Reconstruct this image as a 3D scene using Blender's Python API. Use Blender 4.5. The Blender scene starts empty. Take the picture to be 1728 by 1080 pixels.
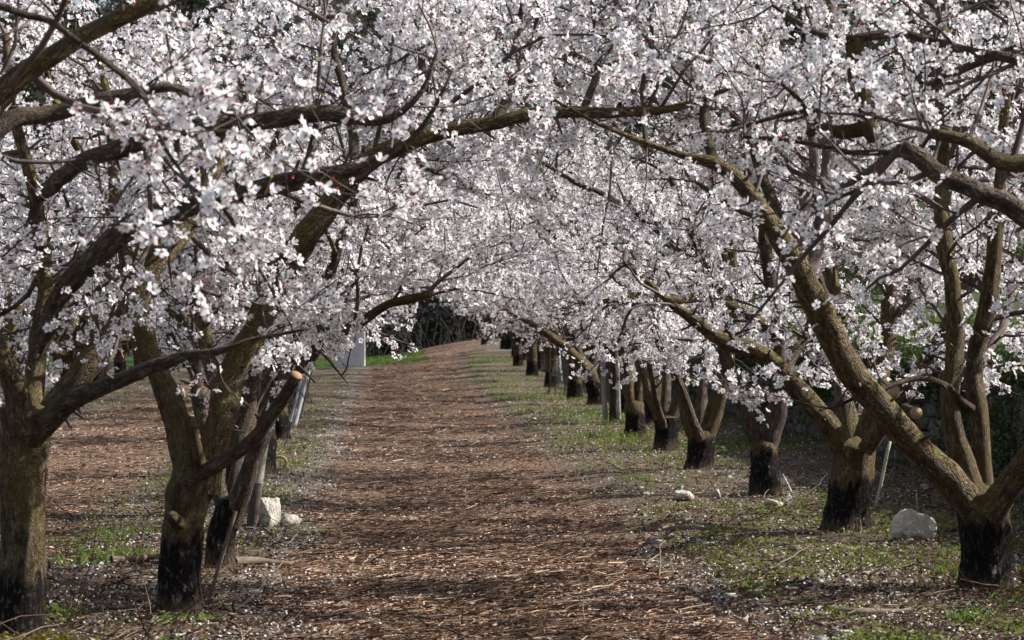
import bpy, bmesh, math, random
import numpy as np
from mathutils import Vector, noise as mnoise

SC = bpy.context.scene
COL = SC.collection
R = math.radians
F = 4717.0            # focal length in photo pixels (1728 wide)
CAM_H = 1.6
HORIZON = 530.0

# ------------------------------------------------------------------ camera
cam_data = bpy.data.cameras.new('camera')
cam_data.sensor_width = 36.0
cam_data.lens = F / 1728 * 36
cam_data.clip_end = 3000
cam_data.shift_y = (HORIZON - 540) / 1728.0
cam_data.dof.use_dof = True
cam_data.dof.focus_distance = 20.0
cam_data.dof.aperture_fstop = 8.0
cam = bpy.data.objects.new('camera', cam_data)
cam.location = (0, 0, CAM_H)
cam.rotation_euler = (R(90), 0, 0)
COL.objects.link(cam)
SC.camera = cam

# ------------------------------------------------------------------ light
SUN_AZ, SUN_EL = 79.0, 36.0          # azimuth from the view axis towards the right
wd = bpy.data.worlds.new('World')
SC.world = wd
wd.use_nodes = True
nt = wd.node_tree
sky = nt.nodes.new('ShaderNodeTexSky')
sky.sky_type = 'NISHITA'
sky.sun_disc = False
sky.sun_elevation = R(SUN_EL)
sky.sun_rotation = R(SUN_AZ)
sky.air_density = 1.0
sky.dust_density = 2.0
bg = nt.nodes['Background']
bg.inputs['Strength'].default_value = 0.09
hs = nt.nodes.new('ShaderNodeHueSaturation')
hs.inputs['Saturation'].default_value = 0.7
nt.links.new(sky.outputs[0], hs.inputs['Color'])
nt.links.new(hs.outputs[0], bg.inputs['Color'])
sd = bpy.data.lights.new('sun', 'SUN')
sd.energy = 5.0
sd.angle = R(0.55)
sd.color = (1.0, 0.965, 0.915)
so = bpy.data.objects.new('sun', sd)
to_sun = Vector((math.sin(R(SUN_AZ)) * math.cos(R(SUN_EL)), math.cos(R(SUN_AZ)) * math.cos(R(SUN_EL)), math.sin(R(SUN_EL))))
so.rotation_euler = to_sun.to_track_quat('Z', 'Y').to_euler()
so.location = (30, 20, 40)
COL.objects.link(so)
SC.view_settings.view_transform = 'Standard'
SC.view_settings.look = 'None'
SC.view_settings.exposure = 0.88
SC.view_settings.gamma = 1.0
SC.cycles.max_bounces = 6
SC.cycles.diffuse_bounces = 3
SC.cycles.glossy_bounces = 2
SC.cycles.transmission_bounces = 4
SC.cycles.transparent_max_bounces = 4
SC.cycles.use_adaptive_sampling = True
SC.cycles.adaptive_threshold = 0.02

# ------------------------------------------------------------------ helpers
def sstep(a, b, x):
    t = np.clip((x - a) / (b - a), 0, 1)
    return t * t * (3 - 2 * t)

_tab = np.random.default_rng(7).random((64, 64, 64)).astype(np.float32)
def vnoise(p):
    """smooth value noise 0..1 for points (N,3)"""
    p = np.asarray(p, dtype=np.float64)
    i = np.floor(p).astype(int)
    f = p - i
    f = f * f * (3 - 2 * f)
    i &= 63
    j = (i + 1) & 63
    x, y, z = f[..., 0], f[..., 1], f[..., 2]
    def g(a, b, c):
        return _tab[a, b, c]
    c00 = g(i[..., 0], i[..., 1], i[..., 2]) * (1 - x) + g(j[..., 0], i[..., 1], i[..., 2]) * x
    c10 = g(i[..., 0], j[..., 1], i[..., 2]) * (1 - x) + g(j[..., 0], j[..., 1], i[..., 2]) * x
    c01 = g(i[..., 0], i[..., 1], j[..., 2]) * (1 - x) + g(j[..., 0], i[..., 1], j[..., 2]) * x
    c11 = g(i[..., 0], j[..., 1], j[..., 2]) * (1 - x) + g(j[..., 0], j[..., 1], j[..., 2]) * x
    return (c00 * (1 - y) + c10 * y) * (1 - z) + (c01 * (1 - y) + c11 * y) * z

def n2(x, y, s, seed=0.0):
    x = np.asarray(x, dtype=np.float64); y = np.asarray(y, dtype=np.float64)
    return vnoise(np.stack([x * s + seed * 3.7, y * s + seed * 1.3, np.zeros_like(x) + seed + .5], -1))

SLANT = 0.045
def lat(x, y):
    return x + SLANT * y
def path_centre(y):
    return 0.6 + 0.0012 * np.maximum(y - 62, 0) ** 2
def gz(x, y):
    x = np.asarray(x, dtype=np.float64); y = np.asarray(y, dtype=np.float64)
    u = lat(x, y)
    z = 0.0144 * np.maximum(np.sqrt(np.maximum(y - 55, 0) ** 2 + 9) - 3, 0) * sstep(-0.9 - 2.4 * (1 - sstep(70, 92, y)), 3.8 - 1.3 * (1 - sstep(70, 92, y)), u) * (y < 400)
    z = np.minimum(z, 0.85)
    near = 1 - sstep(70, 120, y)
    z = z + near * (0.075 * (n2(x, y, 0.7, 1) - .5) + 0.05 * (n2(x, y, 2.3, 2) - .5) + 0.03 * (n2(x, y, 6.0, 3) - .5))
    # verge slightly higher than the tracks
    pc = path_centre(y)
    z = z + near * 0.05 * sstep(0.9, 1.7, np.abs(u - pc))
    # terrace behind the stone wall on the right
    z = z + 1.12 * sstep(5.62, 5.75, u) * (1 - sstep(95, 130, y)) + 0.12 * np.clip(u - 5.8, 0, 60) * (1 - sstep(120, 130, y))
    # wooded hillside beyond the orchard
    side = 0.64 + 0.36 * sstep(-34, -8, x)
    hill = np.clip(y - 108, 0, 400) * 0.27 * side
    z = z + hill * (1 - 0.35 * sstep(220, 500, y)) * sstep(106, 125, y)
    return z
def gzf(x, y):
    return float(gz(np.array([x]), np.array([y]))[0])

def P(px, py, d):
    return np.array([(px - 864.0) * d / F, d, CAM_H + (HORIZON - py) * d / F])

def tag(o, label=None, cat=None, group=None, kind=None):
    if label: o['label'] = label
    if cat: o['category'] = cat
    if group: o['group'] = group
    if kind: o['kind'] = kind
    return o
def empty(name, loc, rz=0.0):
    o = bpy.data.objects.new(name, None)
    o.empty_display_size = 0.2
    o.location = loc
    o.rotation_euler = (0, 0, rz)
    COL.objects.link(o)
    return o
def link(name, me, mats, parent=None, smooth=True):
    o = bpy.data.objects.new(name, me)
    if not isinstance(mats, (list, tuple)): mats = [mats]
    for m in mats:
        if len(me.materials) < len(mats): me.materials.append(m)
    if smooth and len(me.polygons):
        me.polygons.foreach_set('use_smooth', np.ones(len(me.polygons), dtype=bool))
    if parent is not None: o.parent = parent
    COL.objects.link(o)
    return o
def raw_mesh(name, verts, loops, starts, mi=None, attrs=None):
    """verts (N,3), flat loop vertex list, polygon loop starts"""
    me = bpy.data.meshes.new(name)
    verts = np.ascontiguousarray(verts, dtype=np.float32)
    me.vertices.add(len(verts))
    me.vertices.foreach_set('co', verts.ravel())
    me.loops.add(len(loops))
    me.loops.foreach_set('vertex_index', np.ascontiguousarray(loops, dtype=np.int32))
    me.polygons.add(len(starts))
    me.polygons.foreach_set('loop_start', np.ascontiguousarray(starts, dtype=np.int32))
    if mi is not None:
        me.polygons.foreach_set('material_index', np.ascontiguousarray(mi, dtype=np.int32))
    for nm, (typ, data) in (attrs or {}).items():
        a = me.attributes.new(nm, typ, 'POINT')
        data = np.ascontiguousarray(data, dtype=np.float32)
        if typ == 'FLOAT': a.data.foreach_set('value', data.ravel())
        elif typ == 'FLOAT_VECTOR': a.data.foreach_set('vector', data.ravel())
        elif typ == 'FLOAT_COLOR': a.data.foreach_set('color', data.ravel())
    me.update(calc_edges=True)
    return me
def quads_mesh(name, verts, quads, attrs=None, mi=None):
    quads = np.asarray(quads, dtype=np.int32)
    return raw_mesh(name, verts, quads.ravel(), np.arange(len(quads)) * quads.shape[1], mi, attrs)

def norm(v):
    v = np.asarray(v, dtype=np.float64)
    return v / np.maximum(np.linalg.norm(v, axis=-1, keepdims=True), 1e-9)

# ------------------------------------------------------------------ materials
def mat(name):
    m = bpy.data.materials.new(name)
    m.use_nodes = True
    n = m.node_tree.nodes
    n.clear()
    out = n.new('ShaderNodeOutputMaterial')
    return m, m.node_tree, out
def N(t, typ, **kw):
    n = t.nodes.new(typ)
    for k, v in kw.items():
        if k.startswith('i_'):
            key = k[2:]
            key = int(key) if key.isdigit() else key.replace('_', ' ')
            n.inputs[key].default_value = v
        else:
            setattr(n, k, v)
    return n
def ramp(t, stops, fac):
    n = t.nodes.new('ShaderNodeValToRGB')
    e = n.color_ramp.elements
    while len(e) < len(stops): e.new(0.5)
    for el, (p, c) in zip(e, stops):
        el.position = p
        el.color = (c[0], c[1], c[2], 1) if not isinstance(c, (int, float)) else (c, c, c, 1)
    t.links.new(fac, n.inputs[0])
    return n.outputs[0]
def mixc(t, fac, a, b, mode='MIX'):
    n = t.nodes.new('ShaderNodeMix'); n.data_type = 'RGBA'; n.blend_type = mode
    for sock, v in ((n.inputs[0], fac), (n.inputs[6], a), (n.inputs[7], b)):
        if hasattr(v, 'is_linked'): t.links.new(v, sock)
        elif isinstance(v, (int, float)): sock.default_value = v
        else: sock.default_value = (v[0], v[1], v[2], 1)
    return n.outputs[2]
def math_(t, op, a, b=0.0, c=None):
    n = t.nodes.new('ShaderNodeMath'); n.operation = op
    for s, v in zip(n.inputs, (a, b, c)):
        if v is None: continue
        if hasattr(v, 'is_linked'): t.links.new(v, s)
        else: s.default_value = v
    return n.outputs[0]
def noise_(t, vec, scale, detail=4, rough=0.55):
    n = t.nodes.new('ShaderNodeTexNoise')
    n.inputs['Scale'].default_value = scale
    n.inputs['Detail'].default_value = detail
    n.inputs['Roughness'].default_value = rough
    if vec is not None: t.links.new(vec, n.inputs['Vector'])
    return n.outputs[0]

def bark_mat(name, c_dark, c_mid, c_light, moss, moss_amt, bump=0.6):
    m, t, out = mat(name)
    at = N(t, 'ShaderNodeAttribute', attribute_name='bk')
    v = at.outputs['Vector']
    b = N(t, 'ShaderNodeBsdfPrincipled', i_Roughness=0.85)
    b.inputs['Specular IOR Level'].default_value = 0.25
    n1 = noise_(t, v, 38, 5, 0.65)
    n2_ = noise_(t, v, 9, 3)
    vo = N(t, 'ShaderNodeTexVoronoi', feature='DISTANCE_TO_EDGE', i_Scale=52.0)
    wob = mixc(t, 0.12, v, N(t, 'ShaderNodeTexNoise', i_Scale=14.0).outputs[1], 'ADD')
    t.links.new(wob, vo.inputs['Vector'])
    crack = ramp(t, [(0.0, 0.0), (0.16, 1.0)], vo.outputs['Distance'])
    col = ramp(t, [(0.28, c_dark), (0.5, c_mid), (0.72, c_light)], n1)
    col = mixc(t, math_(t, 'MULTIPLY', math_(t, 'SUBTRACT', 1.0, crack), 0.55), col, c_dark)
    geo = N(t, 'ShaderNodeNewGeometry')
    sx = N(t, 'ShaderNodeSeparateXYZ')
    t.links.new(geo.outputs['Normal'], sx.inputs[0])
    side = math_(t, 'MULTIPLY_ADD', sx.outputs['Z'], 0.22, 0.0)
    mf = math_(t, 'ADD', n2_, side)
    mfac = ramp(t, [(0.52 - 0.12 * moss_amt, 0.0), (0.72 - 0.1 * moss_amt, 1.0)], mf)
    fine = noise_(t, v, 90, 2)
    mossc = mixc(t, fine, [c * 0.5 for c in moss], [c * 1.5 for c in moss])
    col = mixc(t, math_(t, 'MULTIPLY', mfac, 0.85 * min(1, moss_amt)), col, mossc)
    lich = ramp(t, [(0.62, 0.0), (0.70, 0.75)], noise_(t, v, 17, 4, 0.6))
    col = mixc(t, math_(t, 'MULTIPLY', lich, ramp(t, [(0.4, 0.0), (0.6, 1.0)], noise_(t, v, 60, 2))), col, (.25, .235, .17))
    t.links.new(col, b.inputs['Base Color'])
    h = math_(t, 'ADD', math_(t, 'MULTIPLY', n1, 0.8), math_(t, 'MULTIPLY', crack, 0.5))
    bp = N(t, 'ShaderNodeBump', i_Strength=bump, i_Distance=0.02)
    t.links.new(h, bp.inputs['Height'])
    t.links.new(bp.outputs[0], b.inputs['Normal'])
    t.links.new(b.outputs[0], out.inputs[0])
    return m
M_TRUNK = bark_mat('apricot_trunk_bark', (.015, .010, .006), (.11, .077, .041), (.29, .213, .117), (.125, .095, .025), 0.75, 1.0)
M_LIMB = bark_mat('apricot_limb_bark', (.018, .012, .009), (.09, .062, .044), (.23, .175, .135), (.09, .07, .024), 0.4, 0.9)
M_SMOOTH = bark_mat('smooth_grey_bark', (.07, .05, .042), (.15, .11, .095), (.24, .19, .165), (.10, .085, .03), 0.15, 0.3)

def tar_mat():
    m, t, out = mat('black_tar_coat')
    at = N(t, 'ShaderNodeAttribute', attribute_name='bk')
    v = at.outputs['Vector']
    b = N(t, 'ShaderNodeBsdfPrincipled')
    n1 = noise_(t, v, 45, 5, 0.7)
    worn = N(t, 'ShaderNodeAttribute', attribute_name='worn').outputs['Fac']
    w = ramp(t, [(0.42, 0.0), (0.62, 1.0)], math_(t, 'MULTIPLY', math_(t, 'ADD', n1, 0.12), worn))
    col = mixc(t, w, (.012, .0095, .0085), (.075, .052, .034))
    t.links.new(col, b.inputs['Base Color'])
    n3 = noise_(t, v, 70, 3, 0.6)
    t.links.new(ramp(t, [(0.56, .75), (0.66, .18)], n3), b.inputs['Roughness'])
    t.links.new(ramp(t, [(0.56, .04), (0.66, .6)], n3), b.inputs['Specular IOR Level'])
    bp = N(t, 'ShaderNodeBump', i_Strength=1.0, i_Distance=0.03)
    t.links.new(n1, bp.inputs['Height'])
    t.links.new(bp.outputs[0], b.inputs['Normal'])
    t.links.new(b.outputs[0], out.inputs[0])
    return m
M_TAR = tar_mat()

def twig_mat():
    m, t, out = mat('twig_bark')
    tc = N(t, 'ShaderNodeTexCoord')
    b = N(t, 'ShaderNodeBsdfPrincipled', i_Roughness=0.7)
    n1 = noise_(t, tc.outputs['Object'], 9, 3)
    col = ramp(t, [(0.3, (.025, .015, .012)), (0.5, (.06, .036, .028)), (0.7, (.11, .075, .058))], n1)
    t.links.new(col, b.inputs['Base Color'])
    t.links.new(b.outputs[0], out.inputs[0])
    return m
M_TWIG = twig_mat()

def thin_mat(name, color_socket_fn, trans=0.45, rough=0.6):
    m, t, out = mat(name)
    col = color_socket_fn(t)
    d = N(t, 'ShaderNodeBsdfDiffuse')
    tr = N(t, 'ShaderNodeBsdfTranslucent')
    mx = N(t, 'ShaderNodeMixShader')
    mx.inputs[0].default_value = trans
    for s in (d, tr):
        if hasattr(col, 'is_linked'): t.links.new(col, s.inputs['Color'])
        else: s.inputs['Color'].default_value = (*col, 1)
    t.links.new(d.outputs[0], mx.inputs[1]); t.links.new(tr.outputs[0], mx.inputs[2])
    t.links.new(mx.outputs[0], out.inputs[0])
    return m
def petal_col(t):
    a = N(t, 'ShaderNodeAttribute', attribute_name='pink').outputs['Fac']
    return ramp(t, [(0.0, (.88, .885, .89)), (0.35, (.86, .85, .86)), (0.7, (.76, .52, .58)), (1.0, (.60, .18, .25))], a)
M_PETAL = thin_mat('apricot_petal', petal_col, 0.38)
M_CALYX = thin_mat('red_calyx', lambda t: (.26, .035, .045), 0.25)
M_STAMEN = thin_mat('pale_stamen', lambda t: (.75, .55, .30), 0.3)
M_LEAFBUD = thin_mat('young_leaf', lambda t: (.23, .27, .035), 0.45)
def vcol(t):
    return N(t, 'ShaderNodeAttribute', attribute_name='tint').outputs['Color']
M_LITTER = thin_mat('tinted_litter', vcol, 0.1)
M_GRASSY = thin_mat('tinted_leaf_blade', vcol, 0.35)

def plain_mat(name, c1, c2, scale=20, rough=0.7, bump=0.3, metal=0.0, dist=0.01):
    m, t, out = mat(name)
    tc = N(t, 'ShaderNodeTexCoord')
    b = N(t, 'ShaderNodeBsdfPrincipled', i_Roughness=rough, i_Metallic=metal)
    n1 = noise_(t, tc.outputs['Object'], scale, 6, 0.65)
    col = ramp(t, [(0.3, c1), (0.7, c2)], n1)
    t.links.new(col, b.inputs['Base Color'])
    bp = N(t, 'ShaderNodeBump', i_Strength=bump, i_Distance=dist)
    t.links.new(n1, bp.inputs['Height']); t.links.new(bp.outputs[0], b.inputs['Normal'])
    t.links.new(b.outputs[0], out.inputs[0])
    return m
def stone_mat():
    m, t, out = mat('pale_limestone')
    tc = N(t, 'ShaderNodeTexCoord')
    b = N(t, 'ShaderNodeBsdfPrincipled', i_Roughness=0.95)
    o_ = tc.outputs['Object']
    n1 = noise_(t, o_, 16, 6, 0.7)
    n3 = noise_(t, o_, 5, 4, 0.6)
    col = ramp(t, [(0.25, (.24, .21, .17)), (0.45, (.52, .475, .40)), (0.7, (.76, .71, .63))], n1)
    col = mixc(t, ramp(t, [(0.52, 0.0), (0.66, 0.7)], n3), col, (.22, .17, .11))
    sx = N(t, 'ShaderNodeSeparateXYZ'); t.links.new(o_, sx.inputs[0])
    dirt = N(t, 'ShaderNodeMapRange'); dirt.clamp = True
    dirt.inputs['From Min'].default_value = 0.055; dirt.inputs['From Max'].default_value = 0.0
    t.links.new(math_(t, 'ADD', sx.outputs[2], math_(t, 'MULTIPLY', math_(t, 'SUBTRACT', n1, 0.5), 0.08)), dirt.inputs['Value'])
    col = mixc(t, math_(t, 'MULTIPLY', dirt.outputs[0], 0.85), col, (.11, .08, .055))
    t.links.new(col, b.inputs['Base Color'])
    bp = N(t, 'ShaderNodeBump', i_Strength=1.0, i_Distance=0.04)
    t.links.new(n1, bp.inputs['Height']); t.links.new(bp.outputs[0], b.inputs['Normal'])
    t.links.new(b.outputs[0], out.inputs[0])
    return m
M_STONE = stone_mat()
M_OLDSTONE = plain_mat('broken_limestone', (.20, .175, .145), (.50, .46, .40), 16, 0.95, 0.8, dist=0.02)
M_WALLSTONE = plain_mat('terrace_stone', (.03, .032, .026), (.17, .165, .14), 7, 0.9, 0.8, dist=0.03)
M_CUT = plain_mat('fresh_cut_wood', (.17, .09, .04), (.30, .17, .08), 30, 0.8, 0.2)
M_OLDCUT = plain_mat('weathered_cut_wood', (.22, .16, .08), (.36, .27, .14), 30, 0.8, 0.3)
M_POST = plain_mat('weathered_post_wood', (.16, .14, .11), (.34, .31, .26), 18, 0.85, 0.4)
M_POSTDARK = plain_mat('dark_post_foot', (.03, .022, .016), (.08, .06, .045), 18, 0.8, 0.4)  # lower part of the post, darker than the shaft
M_METAL = plain_mat('galvanised_metal', (.17, .18, .19), (.32, .33, .34), 12, 0.55, 0.15, 0.3)
M_GUARD = plain_mat('grey_plastic_guard', (.17, .18, .185), (.30, .31, .315), 8, 0.6, 0.1)
M_IRON = plain_mat('dark_iron_rod', (.025, .022, .02), (.08, .06, .05), 25, 0.6, 0.2, 0.3)
M_CANE = plain_mat('pale_dry_cane', (.28, .24, .17), (.48, .43, .33), 25, 0.7, 0.2)
M_STICK = plain_mat('dead_branch_wood', (.06, .042, .03), (.19, .14, .10), 25, 0.85, 0.5)
M_CONCRETE = plain_mat('pale_concrete', (.48, .49, .50), (.66, .67, .68), 5, 0.9, 0.3)
M_PLANK = plain_mat('white_plank', (.78, .76, .72), (.88, .87, .83), 10, 0.8, 0.2)
M_ROPE = plain_mat('tan_rope_tie', (.30, .18, .08), (.45, .29, .14), 60, 0.9, 0.5)

def ground_mat():
    m, t, out = mat('orchard_soil')
    geo = N(t, 'ShaderNodeNewGeometry')
    pos = geo.outputs['Position']
    sp = N(t, 'ShaderNodeSeparateXYZ'); t.links.new(pos, sp.inputs[0])
    X, Y = sp.outputs[0], sp.outputs[1]
    u = math_(t, 'MULTIPLY_ADD', Y, SLANT, X)
    bend = math_(t, 'MAXIMUM', math_(t, 'SUBTRACT', Y, 62.0), 0.0)
    bend = math_(t, 'MULTIPLY', math_(t, 'MULTIPLY', bend, bend), 0.0012)
    off = math_(t, 'ABSOLUTE', math_(t, 'SUBTRACT', math_(t, 'SUBTRACT', u, 0.6), bend))
    nb = noise_(t, pos, 0.9, 4)
    ns = noise_(t, pos, 7, 5, 0.65)
    nf = noise_(t, pos, 40, 4, 0.7)
    edge = math_(t, 'ADD', off, math_(t, 'MULTIPLY', math_(t, 'SUBTRACT', nb, 0.5), 1.1))
    edge = math_(t, 'ADD', edge, math_(t, 'MULTIPLY', math_(t, 'SUBTRACT', ns, 0.5), 0.5))
    pathf = ramp(t, [(0.0, 1.0), (0.40, 1.0), (0.52, 0.0)], math_(t, 'MULTIPLY', math_(t, 'ADD', edge, -0.02), 0.4))
    mulch = ramp(t, [(0.25, (.05, .033, .023)), (0.45, (.15, .095, .065)), (0.6, (.255, .165, .115)), (0.78, (.36, .27, .20))], nf)
    mulch = mixc(t, ramp(t, [(0.4, 0.0), (0.7, 0.6)], ns), mulch, (.10, .075, .06))
    soil = ramp(t, [(0.25, (.05, .038, .03)), (0.5, (.125, .095, .075)), (0.75, (.25, .205, .165))], nf)
    ng = noise_(t, pos, 1.3, 5, 0.6)
    gmask = ramp(t, [(0.50, 0.0), (0.58, 0.7)], math_(t, 'ADD', math_(t, 'MULTIPLY', ng, 0.8), math_(t, 'MULTIPLY', ns, 0.2)))
    green = ramp(t, [(0.3, (.055, .055, .025)), (0.5, (.105, .105, .04)), (0.7, (.19, .16, .06))], noise_(t, pos, 25, 3))
    verge = mixc(t, gmask, soil, green)
    strawm = ramp(t, [(0.60, 0.0), (0.66, 0.75)], noise_(t, pos, 3.1, 4))
    verge = mixc(t, strawm, verge, (.20, .13, .085))
    col = mixc(t, pathf, verge, mulch)
    # other rows on the left have the same brown mulch strip
    off2 = math_(t, 'ABSOLUTE', math_(t, 'ADD', u, 3.4))
    e2 = math_(t, 'ADD', off2, math_(t, 'MULTIPLY', math_(t, 'SUBTRACT', nb, 0.5), 1.3))
    p2 = ramp(t, [(0.0, 0.9), (0.36, 0.9), (0.52, 0.0)], math_(t, 'MULTIPLY', e2, 0.4))
    col = mixc(t, p2, col, mulch)
    le = math_(t, 'ABSOLUTE', math_(t, 'ADD', math_(t, 'ADD', u, 0.72), math_(t, 'MULTIPLY', math_(t, 'SUBTRACT', ns, 0.5), 0.6)))
    lf_ = ramp(t, [(0.10, 0.75), (0.34, 0.0)], math_(t, 'ADD', le, math_(t, 'MULTIPLY', math_(t, 'SUBTRACT', nb, 0.42), 0.9)))
    col = mixc(t, lf_, col, ramp(t, [(0.3, (.12, .095, .078)), (0.7, (.28, .235, .20))], nf))
    # rough grass beyond the end of the track
    lawn = N(t, 'ShaderNodeMapRange'); lawn.clamp = True
    lawn.inputs['From Min'].default_value = 80; lawn.inputs['From Max'].default_value = 84
    t.links.new(math_(t, 'ADD', Y, math_(t, 'MULTIPLY', ns, 3.0)), lawn.inputs['Value'])
    leftm = N(t, 'ShaderNodeMapRange'); leftm.clamp = True
    leftm.inputs['From Min'].default_value = 1.5; leftm.inputs['From Max'].default_value = 0.7
    t.links.new(u, leftm.inputs['Value'])
    col = mixc(t, math_(t, 'MULTIPLY', lawn.outputs[0], leftm.outputs[0]), col, (.035, .075, .022))
    terr = N(t, 'ShaderNodeMapRange'); terr.clamp = True
    terr.inputs['From Min'].default_value = 5.5; terr.inputs['From Max'].default_value = 6.0
    t.links.new(u, terr.inputs['Value'])
    col = mixc(t, math_(t, 'MULTIPLY', terr.outputs[0], 0.75), col, (.045, .075, .022))
    far = N(t, 'ShaderNodeMapRange'); far.clamp = True
    far.inputs['From Min'].default_value = 104; far.inputs['From Max'].default_value = 116
    t.links.new(Y, far.inputs['Value'])
    col = mixc(t, far.outputs[0], col, ramp(t, [(0.3, (.03, .03, .022)), (0.7, (.07, .065, .045))], ns))
    b = N(t, 'ShaderNodeBsdfPrincipled', i_Roughness=0.95)
    b.inputs['Specular IOR Level'].default_value = 0.1
    t.links.new(col, b.inputs['Base Color'])
    bp = N(t, 'ShaderNodeBump', i_Strength=0.9, i_Distance=0.04)
    t.links.new(math_(t, 'ADD', nf, ns), bp.inputs['Height'])
    t.links.new(bp.outputs[0], b.inputs['Normal'])
    t.links.new(b.outputs[0], out.inputs[0])
    return m
M_GROUND = ground_mat()

# ------------------------------------------------------------------ ground
def build_ground():
    us = np.concatenate([-np.geomspace(700, 7, 26), np.arange(-6.6, 5.5, 0.13), np.array([5.5, 5.58, 5.66, 5.74, 5.82]), np.geomspace(6.1, 700, 26)])
    ys = np.concatenate([np.array([-200, -80, -30, -8, 2, 6]), np.arange(8, 46, 0.16), np.arange(46, 110, 0.5), np.geomspace(111, 1600, 50)])
    U, Y = np.meshgrid(us, ys)
    Xg = U - SLANT * np.minimum(Y, 130)
    Z = gz(Xg, Y)
    V = np.stack([Xg, Y, Z], -1).reshape(-1, 3)
    ny, nx = U.shape
    idx = np.arange(ny * nx).reshape(ny, nx)
    q = np.stack([idx[:-1, :-1], idx[:-1, 1:], idx[1:, 1:], idx[1:, :-1]], -1).reshape(-1, 4)
    o = link('ground', quads_mesh('ground', V, q), M_GROUND)
    tag(o, 'brown mulched orchard ground with grassy verges', kind='structure')
build_ground()

# ------------------------------------------------------------------ tubes
def tube_batch(P3, Rr, k=4, seed=0):
    """P3 (M,n,3), Rr (M,n) -> verts, quads"""
    M, n, _ = P3.shape
    T = norm(np.gradient(P3, axis=1))
    ref = np.random.default_rng(seed).normal(size=(M, 1, 3))
    mt = norm(P3[:, -1:, :] - P3[:, :1, :])
    ref = norm(ref - mt * (ref * mt).sum(-1, keepdims=True))
    Ux = norm(np.cross(T, np.broadcast_to(ref, T.shape)))
    Vx = np.cross(T, Ux)
    a = np.arange(k) * 2 * math.pi / k
    ring = (Ux[:, :, None, :] * np.cos(a)[None, None, :, None] + Vx[:, :, None, :] * np.sin(a)[None, None, :, None]) * Rr[:, :, None, None]
    V = (P3[:, :, None, :] + ring).reshape(-1, 3)
    idx = np.arange(M * n * k).reshape(M, n, k)
    nxt = np.roll(idx, -1, axis=2)
    q = np.stack([idx[:, :-1], nxt[:, :-1], nxt[:, 1:], idx[:, 1:]], -1).reshape(-1, 4)
    return V, q
def smooth_poly(pts, rad, step):
    """Catmull-Rom resample of a polyline with radii"""
    pts = np.asarray(pts, dtype=np.float64); rad = np.asarray(rad, dtype=np.float64)
    ext = np.vstack([2 * pts[0] - pts[1], pts, 2 * pts[-1] - pts[-2]])
    er = np.concatenate([[rad[0]], rad, [rad[-1]]])
    outp, outr = [], []
    for i in range(1, len(ext) - 2):
        p0, p1, p2, p3 = ext[i - 1:i + 3]
        L = np.linalg.norm(p2 - p1)
        m = max(2, int(L / step))
        s = np.arange(m) / m
        s = s[:, None]
        q = 0.5 * ((2 * p1) + (-p0 + p2) * s + (2 * p0 - 5 * p1 + 4 * p2 - p3) * s ** 2 + (-p0 + 3 * p1 - 3 * p2 + p3) * s ** 3)
        outp.append(q)
        outr.append(er[i] + (er[i + 1] - er[i]) * s[:, 0])
    outp.append(pts[-1:]); outr.append(rad[-1:])
    return np.vstack(outp), np.concatenate(outr)
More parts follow.
